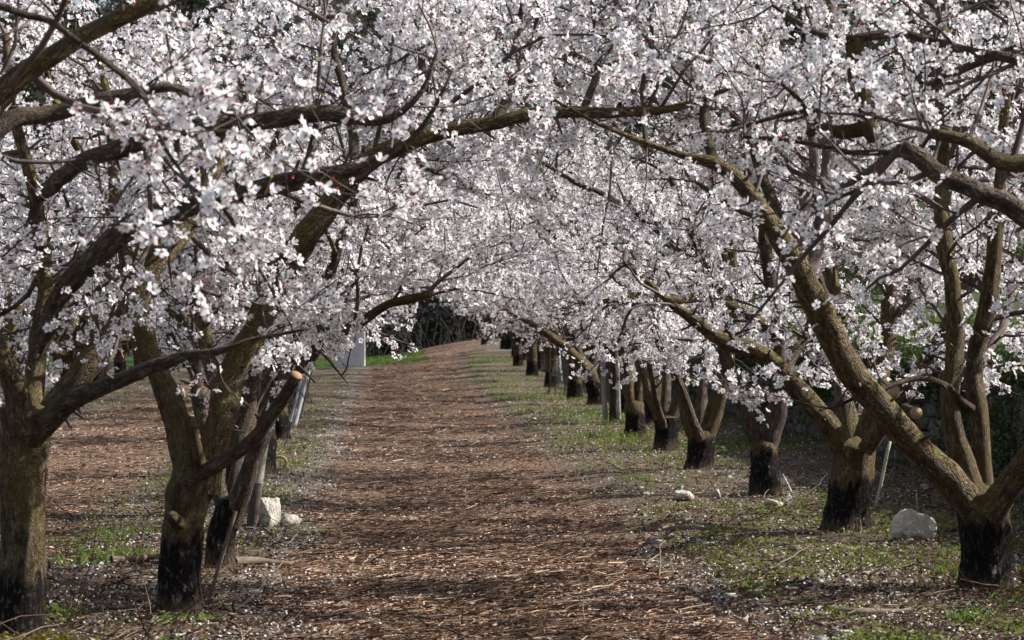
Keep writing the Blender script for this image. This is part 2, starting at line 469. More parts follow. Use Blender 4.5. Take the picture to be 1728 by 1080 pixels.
def limb_mesh(name, pts, rad, k=16, step=0.04, rough=0.10, seed=0, wob=0.012, flare=None, cap=True, cut=False, extra=0.0, zmax=None):
    pts, rad = smooth_poly(pts, rad, step)
    n = len(pts)
    ph = seed * 7.31
    s = np.concatenate([[0], np.cumsum(np.linalg.norm(np.diff(pts, axis=0), axis=1))])
    w = np.stack([vnoise(np.stack([s * 3.2 + ph, np.full(n, 3.3 + c * 9 + ph), np.full(n, .5)], -1)) - .5 for c in range(3)], -1)
    w = w + .4 * np.stack([vnoise(np.stack([s * 9.5 + ph, np.full(n, 13.3 + c * 9 + ph), np.full(n, .5)], -1)) - .5 for c in range(3)], -1)
    pts = pts + w * wob * 2 * (np.clip(s / 0.2, 0, 1))[:, None]
    T = norm(np.gradient(pts, axis=0))
    u = norm(np.cross(T[0], [0.31, 0.9, 0.13]))
    Us = []
    for i in range(n):
        u = norm(u - T[i] * np.dot(u, T[i]))
        Us.append(u)
    Us = np.array(Us); Vs = np.cross(T, Us)
    a = np.arange(k) * 2 * math.pi / k
    A, S = np.meshgrid(a, s)
    q = np.stack([np.cos(A) * 1.1 + ph, np.sin(A) * 1.1, S * 6], -1)
    dn = (vnoise(q * 1.0 + 11) - .5) * 1.0 + (vnoise(np.stack([np.cos(A) * 3.2 + ph, np.sin(A) * 3.2, S * 5], -1) + 5) - .5) * 0.55 + (vnoise(np.stack([np.cos(A) * 5 + ph, np.sin(A) * 5, S * 11], -1)) - .5) * 0.7
    knot = np.clip(vnoise(np.stack([np.cos(A) * 1.6 + ph, np.sin(A) * 1.6, S * 4.5], -1) + 31) - .72, 0, 1) * 2.2
    rr = rad[:, None] * (1 + rough * 1.6 * dn + rough * 2.0 * knot) + extra
    if flare is not None:
        h, amt = flare
        lob = 1 + 0.35 * np.cos(A * 5 + ph) * (vnoise(np.stack([A * .8 + ph, A * 0, A * 0], -1)) )
        rr = rr * (1 + amt * np.exp(-S / h) * lob)
    ring = Us[:, None, :] * np.cos(A)[..., None] + Vs[:, None, :] * np.sin(A)[..., None]
    V = pts[:, None, :] + ring * rr[..., None]
    bk = np.stack([np.cos(A) * rad[:, None] * 1.0 + ph, np.sin(A) * rad[:, None], S * 0.33], -1)
    V = V.reshape(-1, 3); bk = bk.reshape(-1, 3)
    idx = np.arange(n * k).reshape(n, k)
    nx = np.roll(idx, -1, axis=1)
    q4 = np.stack([idx[:-1], nx[:-1], nx[1:], idx[1:]], -1).reshape(-1, 4)
    loops = list(q4.ravel()); starts = list(range(0, len(q4) * 4, 4))
    mi = [0] * len(q4)
    if cap:
        # domed or sawn end
        c = len(V)
        tip = pts[-1] + T[-1] * (rad[-1] * (0.1 if cut else 0.6))
        V = np.vstack([V, tip[None]]); bk = np.vstack([bk, bk[-1:]])
        L = len(loops)
        for j in range(k):
            loops += [idx[-1, j], nx[-1, j], c]; starts.append(L); L += 3; mi.append(1 if cut else 0)
    me = raw_mesh(name, V, loops, starts, mi, {'bk': ('FLOAT_VECTOR', bk)})
    return me, pts, rad

# ------------------------------------------------------------------ blossom
def flower_proto(hi, cup):
    V, Lp, St, Mi, Pk = [], [], [], [], []
    def poly(vs, mi):
        St.append(len(Lp)); Lp.extend(vs); Mi.append(mi)
    for p in range(5):
        a = p * 2 * math.pi / 5
        ca, sa = math.cos(a), math.sin(a)
        b = len(V)
        if hi:
            prof = [(.10, 0, .0, .75), (.50, -.33, cup * .30, .12), (.88, -.30, cup * .62, .02), (1.0, 0, cup * .72, .02), (.88, .30, cup * .62, .02), (.50, .33, cup * .30, .12)]
        else:
            prof = [(.08, 0, .0, .7), (.66, -.38, cup * .42, .08), (1.02, 0, cup * .72, .02), (.66, .38, cup * .42, .08)]
        tw = 0.06 * (1 if p % 2 else -1)
        for (r, w, z, pk) in prof:
            V.append((ca * r - sa * w, sa * r + ca * w, z + tw * w + .02 * p * r)); Pk.append(pk)
        poly(list(range(b, b + len(prof))), 0)
    b = len(V)
    for j in range(4 if hi else 3):   # red calyx behind
        a = j * 2 * math.pi / (4 if hi else 3)
        V.append((.24 * math.cos(a), .24 * math.sin(a), -.03)); Pk.append(1)
    V.append((0, 0, -.42)); Pk.append(1)
    nn = 4 if hi else 3
    for j in range(nn):
        poly([b + j, b + (j + 1) % nn, b + nn], 1)
    b = len(V)
    if hi:
        for j in range(5):              # stamens
            a = j * 2 * math.pi / 5 + .5
            x, y = .25 * math.cos(a), .25 * math.sin(a)
            V += [(x * .2 - y * .15, y * .2 + x * .15, .03), (x * .2 + y * .15, y * .2 - x * .15, .03), (x * 1.2, y * 1.2, .42)]
            Pk += [1, 1, 1]
            poly([b + 3 * j, b + 3 * j + 1, b + 3 * j + 2], 2 if j % 2 else 1)
    else:
        for j in range(3):
            a = j * 2 * math.pi / 3 + .5
            V.append((.17 * math.cos(a), .17 * math.sin(a), .08)); Pk.append(1)
        poly([b, b + 1, b + 2], 1)
    return np.array(V), np.array(Lp), np.array(St), np.array(Mi), np.array(Pk)
def bud_proto():
    V = [(.30, 0, 0), (0, .30, 0), (-.30, 0, 0), (0, -.30, 0), (0, 0, .55), (0, 0, -.4)]
    Lp, St, Mi = [], [], []
    for j in range(4):
        St.append(len(Lp)); Lp += [j, (j + 1) % 4, 4]; Mi.append(0 if j % 2 else 1)
        St.append(len(Lp)); Lp += [(j + 1) % 4, j, 5]; Mi.append(1)
    return np.array(V), np.array(Lp), np.array(St), np.array(Mi), np.array([.75] * 4 + [.4, 1])
PROTO_HI = [flower_proto(True, .25), flower_proto(True, .6), flower_proto(True, 1.1)]
PROTO_LO = [flower_proto(False, .2), flower_proto(False, .55), flower_proto(False, 1.0)]
PROTO_BUD = bud_proto()

def scatter_mesh(name, groups, rng):
    """groups: list of (proto, pos, nrm, scale, tint)"""
    VV, LL, SS, MM, PP = [], [], [], [], []
    vo = lo = 0
    for proto, pos, nrm, sc, tint in groups:
        V, Lp, St, Mi, Pk = proto
        M = len(pos)
        if M == 0: continue
        z = norm(nrm)
        a = norm(np.cross(z, norm(rng.normal(size=(M, 3)))))
        b = np.cross(z, a)
        W = pos[:, None] + sc[:, None, None] * (V[None, :, 0:1] * a[:, None] + V[None, :, 1:2] * b[:, None] + V[None, :, 2:3] * z[:, None])
        W = W + rng.normal(size=W.shape) * (0.05 * sc[:, None, None])
        VV.append(W.reshape(-1, 3))
        LL.append((Lp[None] + (np.arange(M) * len(V))[:, None] + vo).ravel())
        SS.append((St[None] + (np.arange(M) * len(Lp))[:, None] + lo).ravel())
        MM.append(np.tile(Mi, M))
        PP.append(np.clip(Pk[None] + tint[:, None], 0, 1).ravel())
        vo += M * len(V); lo += M * len(Lp)
    return raw_mesh(name, np.vstack(VV), np.concatenate(LL), np.concatenate(SS), np.concatenate(MM), {'pink': ('FLOAT', np.concatenate(PP))})

# ------------------------------------------------------------------ tree growth
def grow_shoots(rng, p0, d0, L, n, wander, up, gravity=0.0):
    M = len(p0)
    Pp = np.zeros((M, n, 3)); Pp[:, 0] = p0
    d = norm(d0)
    step = L / (n - 1)
    for i in range(1, n):
        d = norm(d + rng.normal(size=(M, 3)) * wander + np.array([0, 0, up - gravity * i / n]))
        Pp[:, i] = Pp[:, i - 1] + d * step[:, None]
    return Pp
def spawn(rng, polys, rads, per_m, tmin=0.0, bias=None):
    """sample points along polylines (M,n,3)/(M,n): returns pos, tangent, radius, t"""
    seg = np.linalg.norm(np.diff(polys, axis=1), axis=2)
    tot = seg.sum(1)
    cnt = rng.poisson(tot * per_m * (1 - tmin))
    who = np.repeat(np.arange(len(polys)), cnt)
    t = tmin + (1 - tmin) * rng.random(len(who))
    n = polys.shape[1]
    f = t * (n - 1)
    i = np.minimum(f.astype(int), n - 2)
    w = f - i
    a, b = polys[who, i], polys[who, i + 1]
    pos = a + (b - a) * w[:, None]
    r = rads[who, i] * (1 - w) + rads[who, i + 1] * w
    return pos, norm(b - a), r, t
def perp_dir(rng, T, along, up):
    v = rng.normal(size=T.shape)
    v = norm(v - T * (v * T).sum(-1, keepdims=True))
    return norm(v + T * along + np.array([0, 0, up]))
def resample(pts, rad, n):
    s = np.concatenate([[0], np.cumsum(np.linalg.norm(np.diff(pts, axis=0), axis=1))])
    x = np.linspace(0, s[-1], n)
    return np.stack([np.interp(x, s, pts[:, c]) for c in range(3)], -1), np.interp(x, s, rad)

def corridor_ok(W):
    """keeps the driving lane free of hanging shoots (world points (...,3))"""
    u = lat(W[..., 0], W[..., 1])
    half = np.abs(u - path_centre(W[..., 1]))
    lane = 1.52 + 0.46 * (1 - sstep(13, 19, W[..., 1]))
    floor = 0.95 + (lane - 0.95) * (1 - sstep(0.5, 1.1, half))
    return (W[..., 2] > floor) & (W[..., 1] > 7.6)
def umbrella_ok(W):
    r = np.hypot(W[..., 0], W[..., 1])
    return W[..., 2] > np.where(r > 1.5, 1.25, 1.02)

def build_tree(root_name, base, trunk, limbs, hi, seed, ok, sec_m=7.0, ter_m=8.8, twig_m=5.0, fl_m=38.0, fl_size=0.0232, painted=0.42, zlow=None, label=None, group=None, lobes=True, stubs=(), sec_len=(.45, 1.15), world=True, away=0.0):
    """trunk: list of (point, radius); limbs: list of dict(pts, rad, start, smooth). Points are relative to base."""
    rng = np.random.default_rng(seed)
    root = empty(root_name, base)
    basev = np.array(base)
    k = 40 if hi else 20
    me, tp, tr = limb_mesh('trunk', [p for p, r in trunk], [r for p, r in trunk], k=k, step=0.025 if hi else 0.06, rough=0.11, seed=seed, wob=0.012, flare=(0.09, 0.30))
    to = link('trunk', me, M_TRUNK, root)
    if painted:
        zt = painted
        h = tp[:, 2]
        m = max(2, int(np.searchsorted(h, zt)))
        me2, _, _ = limb_mesh('tar_coat', [p for p, r in trunk], [r for p, r in trunk], k=k, step=0.025 if hi else 0.06, rough=0.11, seed=seed, wob=0.012, flare=(0.09, 0.30), cap=False, extra=0.0035)
        # every column of the coat is cut at its own height: a ragged, dripping upper edge
        nv = len(me2.vertices)
        co = np.zeros(nv * 3, dtype=np.float32); me2.vertices.foreach_get('co', co)
        bkv = np.zeros(nv * 3, dtype=np.float32); me2.attributes['bk'].data.foreach_get('vector', bkv)
        co = co.reshape(-1, k, 3).astype(np.float64); bkv = bkv.reshape(-1, k, 3)
        mid = co[len(co) // 3].mean(0)
        ang = np.arctan2(co[len(co) // 3, :, 1] - mid[1], co[len(co) // 3, :, 0] - mid[0])
        edge = zt + 0.07 * (vnoise(np.stack([np.cos(ang) * 2.5 + seed, np.sin(ang) * 2.5, ang * 0], -1)) - .5) + 0.09 * (vnoise(np.stack([np.cos(ang) * 6 + seed, np.sin(ang) * 6, ang * 0 + 4], -1)) - .5)
        rows = max(8, int(zt / (.025 if hi else .06)))
        newc = np.zeros((rows, k, 3)); newb = np.zeros((rows, k, 3))
        for j in range(k):
            zz = np.maximum.accumulate(co[:, j, 2] + np.arange(len(co)) * 1e-6)
            h = np.linspace(zz[0], edge[j], rows)
            for c_ in range(3):
                newc[:, j, c_] = np.interp(h, zz, co[:, j, c_]); newb[:, j, c_] = np.interp(h, zz, bkv[:, j, c_])
        idx = np.arange(rows * k).reshape(rows, k); nx_ = np.roll(idx, -1, axis=1)
        qd = np.stack([idx[:-1], nx_[:-1], nx_[1:], idx[1:]], -1).reshape(-1, 4)
        bpy.data.meshes.remove(me2)
        me2 = quads_mesh('tar_coat', newc.reshape(-1, 3), qd, {'bk': ('FLOAT_VECTOR', newb.reshape(-1, 3))})
        co = newc.reshape(-1, 3)
        worn = np.clip(1.0 - co[:, 2] / (zt * 0.75), 0, 1) * .95 + 0.12
        topf = np.clip(1 - (np.tile(edge, rows) - co[:, 2]) / .11, 0, 1)
        worn = np.maximum(worn, topf * 1.0)
        a = me2.attributes.new('worn', 'FLOAT', 'POINT'); a.data.foreach_set('value', worn.astype(np.float32))
        link('tar_coat', me2, M_TAR, to)
    L_pts, L_rad = [], []
    for i, lb in enumerate(limbs):
        me, pts, rad = limb_mesh('limb', lb['pts'], lb['rad'], k=(18 if hi else 9), step=0.035 if hi else 0.09, rough=lb.get('rough', 0.125), seed=seed + i * 3 + 1, wob=lb.get('wob', 0.020), cut=lb.get('cut', False))
        link('limb', me, [M_SMOOTH if lb.get('smooth') else (M_TRUNK if lb.get('mossy') else M_LIMB), M_CUT if lb.get('fresh') else M_OLDCUT], root)
        if not lb.get('bare'):
            L_pts.append((pts, rad, lb.get('start', 0.3)))
    for (pts, rad, fresh) in stubs:
        me, _, _ = limb_mesh('cut_stub', pts, rad, k=14, step=0.03, rough=0.06, seed=seed + 91, wob=0.004, cut=True)
        link('cut_stub', me, [M_LIMB, M_CUT if fresh else M_OLDCUT], root)
    # secondary branches
    sp, st, sr = [], [], []
    for pts, rad, start in L_pts:
        q, rr = resample(pts, rad, 24)
        a, b, c, t = spawn(rng, q[None], rr[None], sec_m, start)
        sp.append(a); st.append(b); sr.append(c)
        sp.append(pts[-1:].repeat(2, 0)); st.append(norm(pts[-1:] - pts[-3:-2]).repeat(2, 0)); sr.append(rad[-1:].repeat(2))
    sp = np.vstack(sp); st = np.vstack(st); sr = np.concatenate(sr)
    sd_ = norm(perp_dir(rng, st, 0.5, 0.0) + np.stack([0 * sr, 0 * sr, rng.normal(.02, .46, len(sr))], -1) + (np.array([[0, away, 0]])))
    sL = rng.uniform(*sec_len, len(sp)) * np.clip(0.6 + sr * 18, .7, 1.15)
    sL = sL * np.where(rng.random(len(sp)) < .16, 1.75, 1.0)
    S = grow_shoots(rng, sp, sd_, sL, 8, 0.17, 0.05, 0.10)
    s0 = np.clip(sr * 0.5, .006, .017) * rng.uniform(.7, 1.1, len(sp))
    SR = s0[:, None] * np.linspace(1, .3, 8)[None]
    W = S + basev if world else S
    keep = ok(W[:, 2:]).all(1)
    S, SR = S[keep], SR[keep]
    # tertiary
    a, b, c, t = spawn(rng, S, SR, ter_m, 0.15)
    Tt = grow_shoots(rng, a, perp_dir(rng, b, 0.6, 0.12), rng.uniform(.2, .55, len(a)), 5, 0.16, 0.04, 0.08)
    TR = np.clip(c * 0.55, .0024, .006)[:, None] * np.linspace(1, .4, 5)[None]
    keep = ok((Tt + basev if world else Tt)[:, 1:]).all(1)
    Tt, TR = Tt[keep], TR[keep]
    a, b, c, t = spawn(rng, Tt, TR, twig_m, 0.1)
    G = grow_shoots(rng, a, perp_dir(rng, b, 0.5, 0.1), rng.uniform(.06, .22, len(a)), 3, 0.12, 0.03)
    GR = np.full((len(a), 3), .0019) * np.linspace(1, .6, 3)[None]
    keep = ok((G + basev if world else G)[:, 1:]).all(1)
    G, GR = G[keep], GR[keep]
    vs, qs, off = [], [], 0
    spur = []
    if hi:
        for pts, rad, start in L_pts:
            q, rr = resample(pts, rad, 30)
            a, b, c, t = spawn(rng, q[None], rr[None], 7.0, .12)
            d_ = perp_dir(rng, b, .3, .15)
            ln = rng.uniform(.02, .10, len(a)) + c
            spur.append((np.stack([a, a + d_ * (c * .9)[:, None], a + d_ * ln[:, None]], 1), np.stack([np.minimum(c * .5, .02), np.minimum(c * .32, .011), np.minimum(c * .16, .005)], 1)))
        SP = np.vstack([x_[0] for x_ in spur]); SPR = np.vstack([x_[1] for x_ in spur])
        V, q = tube_batch(SP, SPR, 6, seed)
        vs.append(V); qs.append(q + off); off += len(V)
    for (pp, rr, kk) in ((S, SR, 6 if hi else 4), (Tt, TR, 4 if hi else 3), (G, GR, 3)):
        if len(pp) == 0: continue
        V, q = tube_batch(pp, rr, kk, seed)
        vs.append(V); qs.append(q + off); off += len(V)
    tw = link('twigs', quads_mesh('twigs', np.vstack(vs), np.vstack(qs)), M_TWIG, root)
    tw['kind'] = 'stuff'
    # flowers
    fp, ft = [], []
    for (pp, rr, dens, tmin) in ((S, SR, fl_m * .55, .35), (Tt, TR, fl_m, .0), (G, GR, fl_m * 1.15, .0)):
        a, b, c, t = spawn(rng, pp, rr, dens, tmin)
        fp.append(a); ft.append(b)
    fp = np.vstack(fp); ft = np.vstack(ft)
    cl = vnoise(fp * 6.5 + seed) * .5 + vnoise(fp * 1.9 + seed + 20) * .5
    keep = cl > (0.41 if hi else 0.455) + rng.normal(size=len(fp)) * .07
    fp, ft = fp[keep], ft[keep]
    if hi:
        old = np.vstack([p[r > .011][::2] for p, r, st_ in L_pts if (r > .011).any()] + [np.zeros((1, 3))])
        dmin = np.full(len(fp), 9.0)
        for c0 in range(0, len(fp), 4000):
            dmin[c0:c0 + 4000] = np.sqrt(((fp[c0:c0 + 4000, None] - old[None]) ** 2).sum(-1)).min(1)
        keep = rng.random(len(fp)) < .14 + .86 * sstep(.04, .26, dmin)
        fp, ft = fp[keep], ft[keep]
    v = rng.normal(size=fp.shape)
    v = norm(v - ft * (v * ft).sum(-1, keepdims=True))
    nrm = norm(v + rng.normal(size=fp.shape) * .35 + ft * .2)
    pos = fp + v * (fl_size * rng.uniform(.5, 1.3, len(fp)))[:, None]
    kind = rng.random(len(fp))
    tint = np.clip(rng.normal(0, .05, len(fp)), -.05, .25)
    sz = fl_size * rng.uniform(.78, 1.15, len(fp))
    pr = PROTO_HI if hi else PROTO_LO
    cuts = [(0, .40), (.40, .71), (.71, .85)]
    groups = []
    for p_, (lo, hi_) in zip(pr, cuts):
        m = (kind >= lo) & (kind < hi_)
        groups.append((p_, pos[m], nrm[m], sz[m], tint[m]))
    m = kind >= .85
    groups.append((PROTO_BUD, pos[m], nrm[m], sz[m] * .85, tint[m]))
    bo = link('blossom', scatter_mesh('blossom', groups, rng), [M_PETAL, M_CALYX, M_STAMEN], root, smooth=False)
    bo['kind'] = 'stuff'
    print('TREE', label, 'flowers', len(pos), 'twigs', len(S), len(Tt), len(G))
    # opening leaf buds
    m = rng.random(len(G)) < (.42 if hi else .28)
    g = G[m][:, -1]; gd = norm(G[m][:, -1] - G[m][:, -2])
    if len(g):
        sc = rng.uniform(.010, .022, len(g))
        s = norm(np.cross(gd, rng.normal(size=g.shape)))
        V = np.stack([g, g + (gd * .5 + s * .28) * sc[:, None], g + gd * sc[:, None] * 1.2, g + (gd * .5 - s * .28) * sc[:, None]], 1).reshape(-1, 3)
        lf = link('leaf_buds', quads_mesh('leaf_buds', V, np.arange(len(V)).reshape(-1, 4)), M_LEAFBUD, root, smooth=False)
        lf['kind'] = 'stuff'
    tag(root, label, 'apricot tree', group)
    return root

def hero(spec, dbase_px, label, seed, group, **kw):
    """spec: trunk [(px,py,d,w)], limbs [[(px,py,d,w)...] or (list, options)]"""
    x, y, d = dbase_px
    b = P(x, y, d)
    b[2] = gzf(b[0], b[1]) - 0.02
    def conv(lst):
        return [P(a[0], a[1], a[2]) - b for a in lst], [a[3] * .5 * a[2] / F for a in lst]
    tp, tr = conv(spec['trunk'])
    tp[0][2] = -0.03
    limbs = []
    for l in spec['limbs']:
        opt = {}
        if isinstance(l, tuple): l, opt = l
        p, r = conv(l)
        r = [q * .86 for q in r]
        limbs.append(dict(pts=p, rad=r, **opt))
    stubs = []
    for (l, fresh) in spec.get('stubs', ()):
        p, r = conv(l); stubs.append((p, r, fresh))
    return build_tree('apricot_tree', tuple(b), list(zip(tp, tr)), limbs, kw.pop('hi', True), seed, corridor_ok, label=label, group=group, stubs=stubs, **kw)

G_R = 'apricot trees in the row along the right of the track'
G_L = 'apricot trees in the row along the left of the track'
G_B = 'apricot trees in the rows further left'

# nearest tree of the right row
hero(dict(
    trunk=[(1665, 1008, 15.9, 84), (1663, 930, 15.9, 80), (1660, 870, 15.9, 86), (1656, 838, 15.9, 90), (1656, 826, 15.9, 44)],
    limbs=[
        ([(1655, 868, 15.9, 66), (1605, 818, 15.8, 62), (1550, 760, 15.6, 58), (1480, 680, 15.4, 56), (1420, 600, 15.2, 54), (1370, 500, 15.0, 52), (1340, 440, 14.9, 46), (1300, 375, 14.8, 38), (1250, 310, 14.7, 32), (1205, 275, 14.7, 26), (1150, 262, 14.7, 14), (1080, 240, 14.6, 11), (1000, 205, 14.5, 8), (930, 165, 14.5, 6)], dict(mossy=True, start=.62, wob=.008, rough=.09)),
        ([(1205, 275, 14.7, 22), (1185, 190, 14.9, 17), (1195, 80, 15.1, 13), (1210, -60, 15.3, 8)], dict(start=.1)),
        ([(1090, 243, 14.6, 12), (1085, 160, 14.8, 10), (1100, 60, 15, 8), (1090, -70, 15.2, 6)], dict(start=.1)),
        ([(1358, 470, 15.0, 36), (1385, 400, 15.1, 34), (1398, 300, 15.2, 30), (1402, 200, 15.3, 26), (1405, 90, 15.4, 22), (1400, -40, 15.5, 16)], dict(smooth=True, start=.25)),
        ([(1345, 440, 15, 24), (1250, 210, 15.6, 18), (1120, 70, 16, 12), (1000, -20, 16.2, 7)], dict(start=.2)),
        ([(1352, 440, 14.95, 30), (1352, 370, 15.1, 26), (1372, 290, 15.1, 20), (1360, 190, 15.1, 13)], dict(smooth=True)),
        ([(1650, 850, 15.95, 50), (1618, 760, 16, 44), (1602, 690, 16, 38), (1612, 600, 16.1, 36), (1610, 500, 16.1, 34), (1592, 400, 16.1, 32), (1588, 300, 16.2, 30), (1592, 180, 16.2, 28), (1590, 80, 16.2, 24), (1585, -60, 16.2, 18)], dict(mossy=True, start=.4)),
        ([(1662, 850, 16.05, 46), (1655, 740, 16.1, 38), (1645, 620, 16.2, 36), (1668, 500, 16.2, 34), (1680, 390, 16.2, 28), (1690, 280, 16.2, 22), (1700, 120, 16.2, 16)], dict(mossy=True, start=.4)),
        ([(1672, 865, 15.8, 60), (1735, 775, 15.6, 48), (1790, 690, 15.4, 44), (1850, 560, 15.2, 36), (1900, 400, 15, 28), (1940, 200, 14.9, 20)], dict(mossy=True)),
        ([(1655, 612, 16.4, 17), (1688, 560, 16.6, 16), (1715, 480, 16.8, 15), (1762, 380, 17, 12)], dict(smooth=True)),
        ([(1640, 690, 16.05, 16), (1570, 640, 15.7, 12), (1480, 655, 15.5, 9), (1400, 690, 15.3, 6)], dict(start=.2, wob=.03)),
    ],
    stubs=[],
), (1665, 1008, 15.9), 'nearest right-hand apricot tree, four mossy limbs above a black tarred base at the right edge', 11, G_R, away=.85)

# tree just outside the frame on the right, its limbs reach in
hero(dict(
    trunk=[(2002, 1165, 11.9, 110), (2000, 1080, 11.9, 100), (1998, 1000, 11.9, 110), (1996, 950, 11.9, 90)],
    limbs=[
        ([(1990, 1000, 11.8, 70), (1930, 800, 11.6, 62), (1860, 560, 11.4, 52), (1800, 420, 11.3, 46), (1728, 362, 11.2, 42), (1640, 320, 11.2, 38), (1575, 292, 11.2, 36), (1520, 252, 11.2, 34)], dict(start=.55, rough=.2, cut=True, wob=.03)),
        ([(1535, 262, 11.2, 15), (1490, 258, 11.25, 12), (1440, 258, 11.3, 11), (1340, 238, 11.4, 9), (1250, 230, 11.5, 6)], dict(start=.1)),
        ([(1998, 980, 12, 60), (1960, 700, 12, 48), (1900, 350, 12, 38), (1830, 170, 11.9, 30), (1728, 102, 11.8, 22), (1660, 90, 11.8, 20), (1580, 72, 11.8, 18), (1520, 58, 11.8, 17), (1440, 66, 11.8, 18), (1395, 62, 11.8, 15), (1350, 42, 11.8, 12), (1300, 10, 11.8, 7)], dict(start=.5, wob=.03)),
        ([(1442, 66, 11.8, 30), (1447, 110, 11.8, 42), (1456, 165, 11.8, 42), (1466, 215, 11.8, 40), (1475, 238, 11.8, 26)], dict(mossy=True, bare=True, rough=.2)),
        ([(1462, 216, 11.8, 30), (1420, 222, 11.8, 26), (1385, 220, 11.8, 24), (1362, 226, 11.8, 18)], dict(mossy=True, bare=True, rough=.16)),
        ([(1380, 218, 11.8, 16), (1362, 190, 11.8, 13), (1340, 160, 11.8, 10), (1310, 140, 11.8, 6)], dict(start=.4)),
        ([(1830, 170, 11.9, 24), (1760, 75, 12.0, 20), (1690, 92, 12.1, 18), (1610, 122, 12.2, 16), (1540, 150, 12.2, 14), (1470, 166, 12.2, 13), (1400, 186, 12.2, 12), (1330, 196, 12.2, 10), (1255, 212, 12.2, 7)], dict(start=.35)),
        ([(1900, 400, 11.6, 46), (1810, 310, 11.5, 42), (1745, 275, 11.5, 40), (1690, 268, 11.5, 34), (1640, 238, 11.5, 26), (1572, 222, 11.5, 20)], dict(mossy=True, rough=.15, start=.5)),
        ([(1900, 360, 12.1, 32), (1800, 110, 12.4, 22), (1700, -10, 12.6, 15), (1580, -60, 12.8, 8)], dict(start=.2)),
        ([(2010, 980, 12.2, 55), (2080, 700, 12.6, 44), (2120, 400, 13, 32), (2130, 100, 13.2, 18)], dict()),
        ([(1990, 960, 12.3, 44), (1930, 640, 12.9, 34), (1850, 330, 13.3, 24), (1800, 60, 13.5, 14)], dict()),
    ],
), (2002, 1165, 11.9), 'apricot tree beyond the right edge, knotted grey limbs reaching into the top right corner', 23, G_R, sec_m=2.7, away=.7)

# second of the right row
hero(dict(
    trunk=[(1427, 914, 19.9, 76), (1432, 850, 19.9, 66), (1440, 790, 19.9, 70), (1444, 758, 19.9, 74), (1446, 746, 19.9, 40)],
    limbs=[
        ([(1440, 785, 19.9, 50), (1395, 712, 19.8, 44), (1340, 650, 19.6, 40), (1290, 605, 19.5, 38), (1230, 580, 19.4, 32), (1180, 545, 19.3, 24), (1120, 500, 19.2, 14), (1050, 440, 19.0, 8)], dict(mossy=True, start=.45)),
        ([(1450, 775, 20, 54), (1475, 690, 20, 46), (1492, 600, 20.1, 38), (1502, 480, 20.2, 30), (1520, 330, 20.2, 24), (1540, 150, 20.2, 16)], dict(mossy=True)),
        ([(1445, 760, 20.2, 40), (1422, 640, 20.6, 34), (1415, 520, 20.8, 28), (1380, 380, 21, 22), (1350, 220, 21, 14)], dict(mossy=True)),
        ([(1460, 760, 19.7, 36), (1530, 660, 19.5, 30), (1590, 560, 19.3, 24), (1660, 400, 19.1, 16), (1720, 250, 19.0, 10)], dict(mossy=True)),
        ([(1418, 560, 20.7, 26), (1300, 330, 20.4, 20), (1150, 200, 20, 15), (1000, 110, 19.7, 10), (900, 40, 19.5, 6)], dict(start=.25)),
        ([(1440, 740, 20.4, 32), (1500, 560, 21.2, 24), (1600, 400, 21.6, 18), (1680, 200, 21.8, 11)], dict()),
    ],
    stubs=[([(1478, 690, 19.9, 26), (1500, 668, 19.6, 24), (1508, 662, 19.4, 24)], False), ([(1525, 690, 19.5, 20), (1542, 697, 19.2, 21), (1546, 697, 19.1, 21)], False)],
), (1427, 914, 19.9), 'broad-based apricot tree beside the big pale boulder, two sawn limb stubs on its right side', 31, G_R, painted=.37)

# third
hero(dict(
    trunk=[(1292, 848, 24, 50), (1290, 790, 24, 44), (1290, 752, 24, 46), (1291, 742, 24, 26)],
    limbs=[
        ([(1288, 775, 24, 32), (1262, 710, 24, 28), (1240, 650, 24, 27), (1225, 590, 24, 24), (1215, 500, 24, 18), (1170, 380, 24, 11)], dict(start=.4)),
        ([(1294, 770, 24, 38), (1312, 680, 24, 33), (1312, 600, 24, 30), (1310, 520, 24, 28), (1290, 420, 24, 24), (1300, 300, 24, 18), (1310, 150, 24, 11)], dict(start=.35)),
        ([(1311, 565, 24, 24), (1270, 535, 23.8, 22), (1200, 502, 23.6, 20), (1140, 505, 23.4, 17), (1080, 497, 23.2, 14), (1040, 505, 23, 12), (985, 512, 22.9, 8)], dict(mossy=True, start=.3)),
        ([(1216, 510, 24, 17), (1100, 380, 23.8, 13), (960, 300, 23.5, 9), (860, 250, 23.3, 6)], dict(start=.15)),
        ([(1225, 560, 24, 18), (1130, 300, 24.2, 14), (1010, 180, 24.4, 10), (900, 120, 24.5, 6)], dict(start=.25)),
        ([(1292, 745, 24.3, 28), (1330, 620, 24.8, 24), (1400, 480, 25.2, 18), (1450, 300, 25.4, 11)], dict()),
    ],
), (1292, 848, 24), 'third visible right-hand apricot tree, slim twin limbs splitting low above a dark base', 43, G_R, hi=True, fl_m=32)
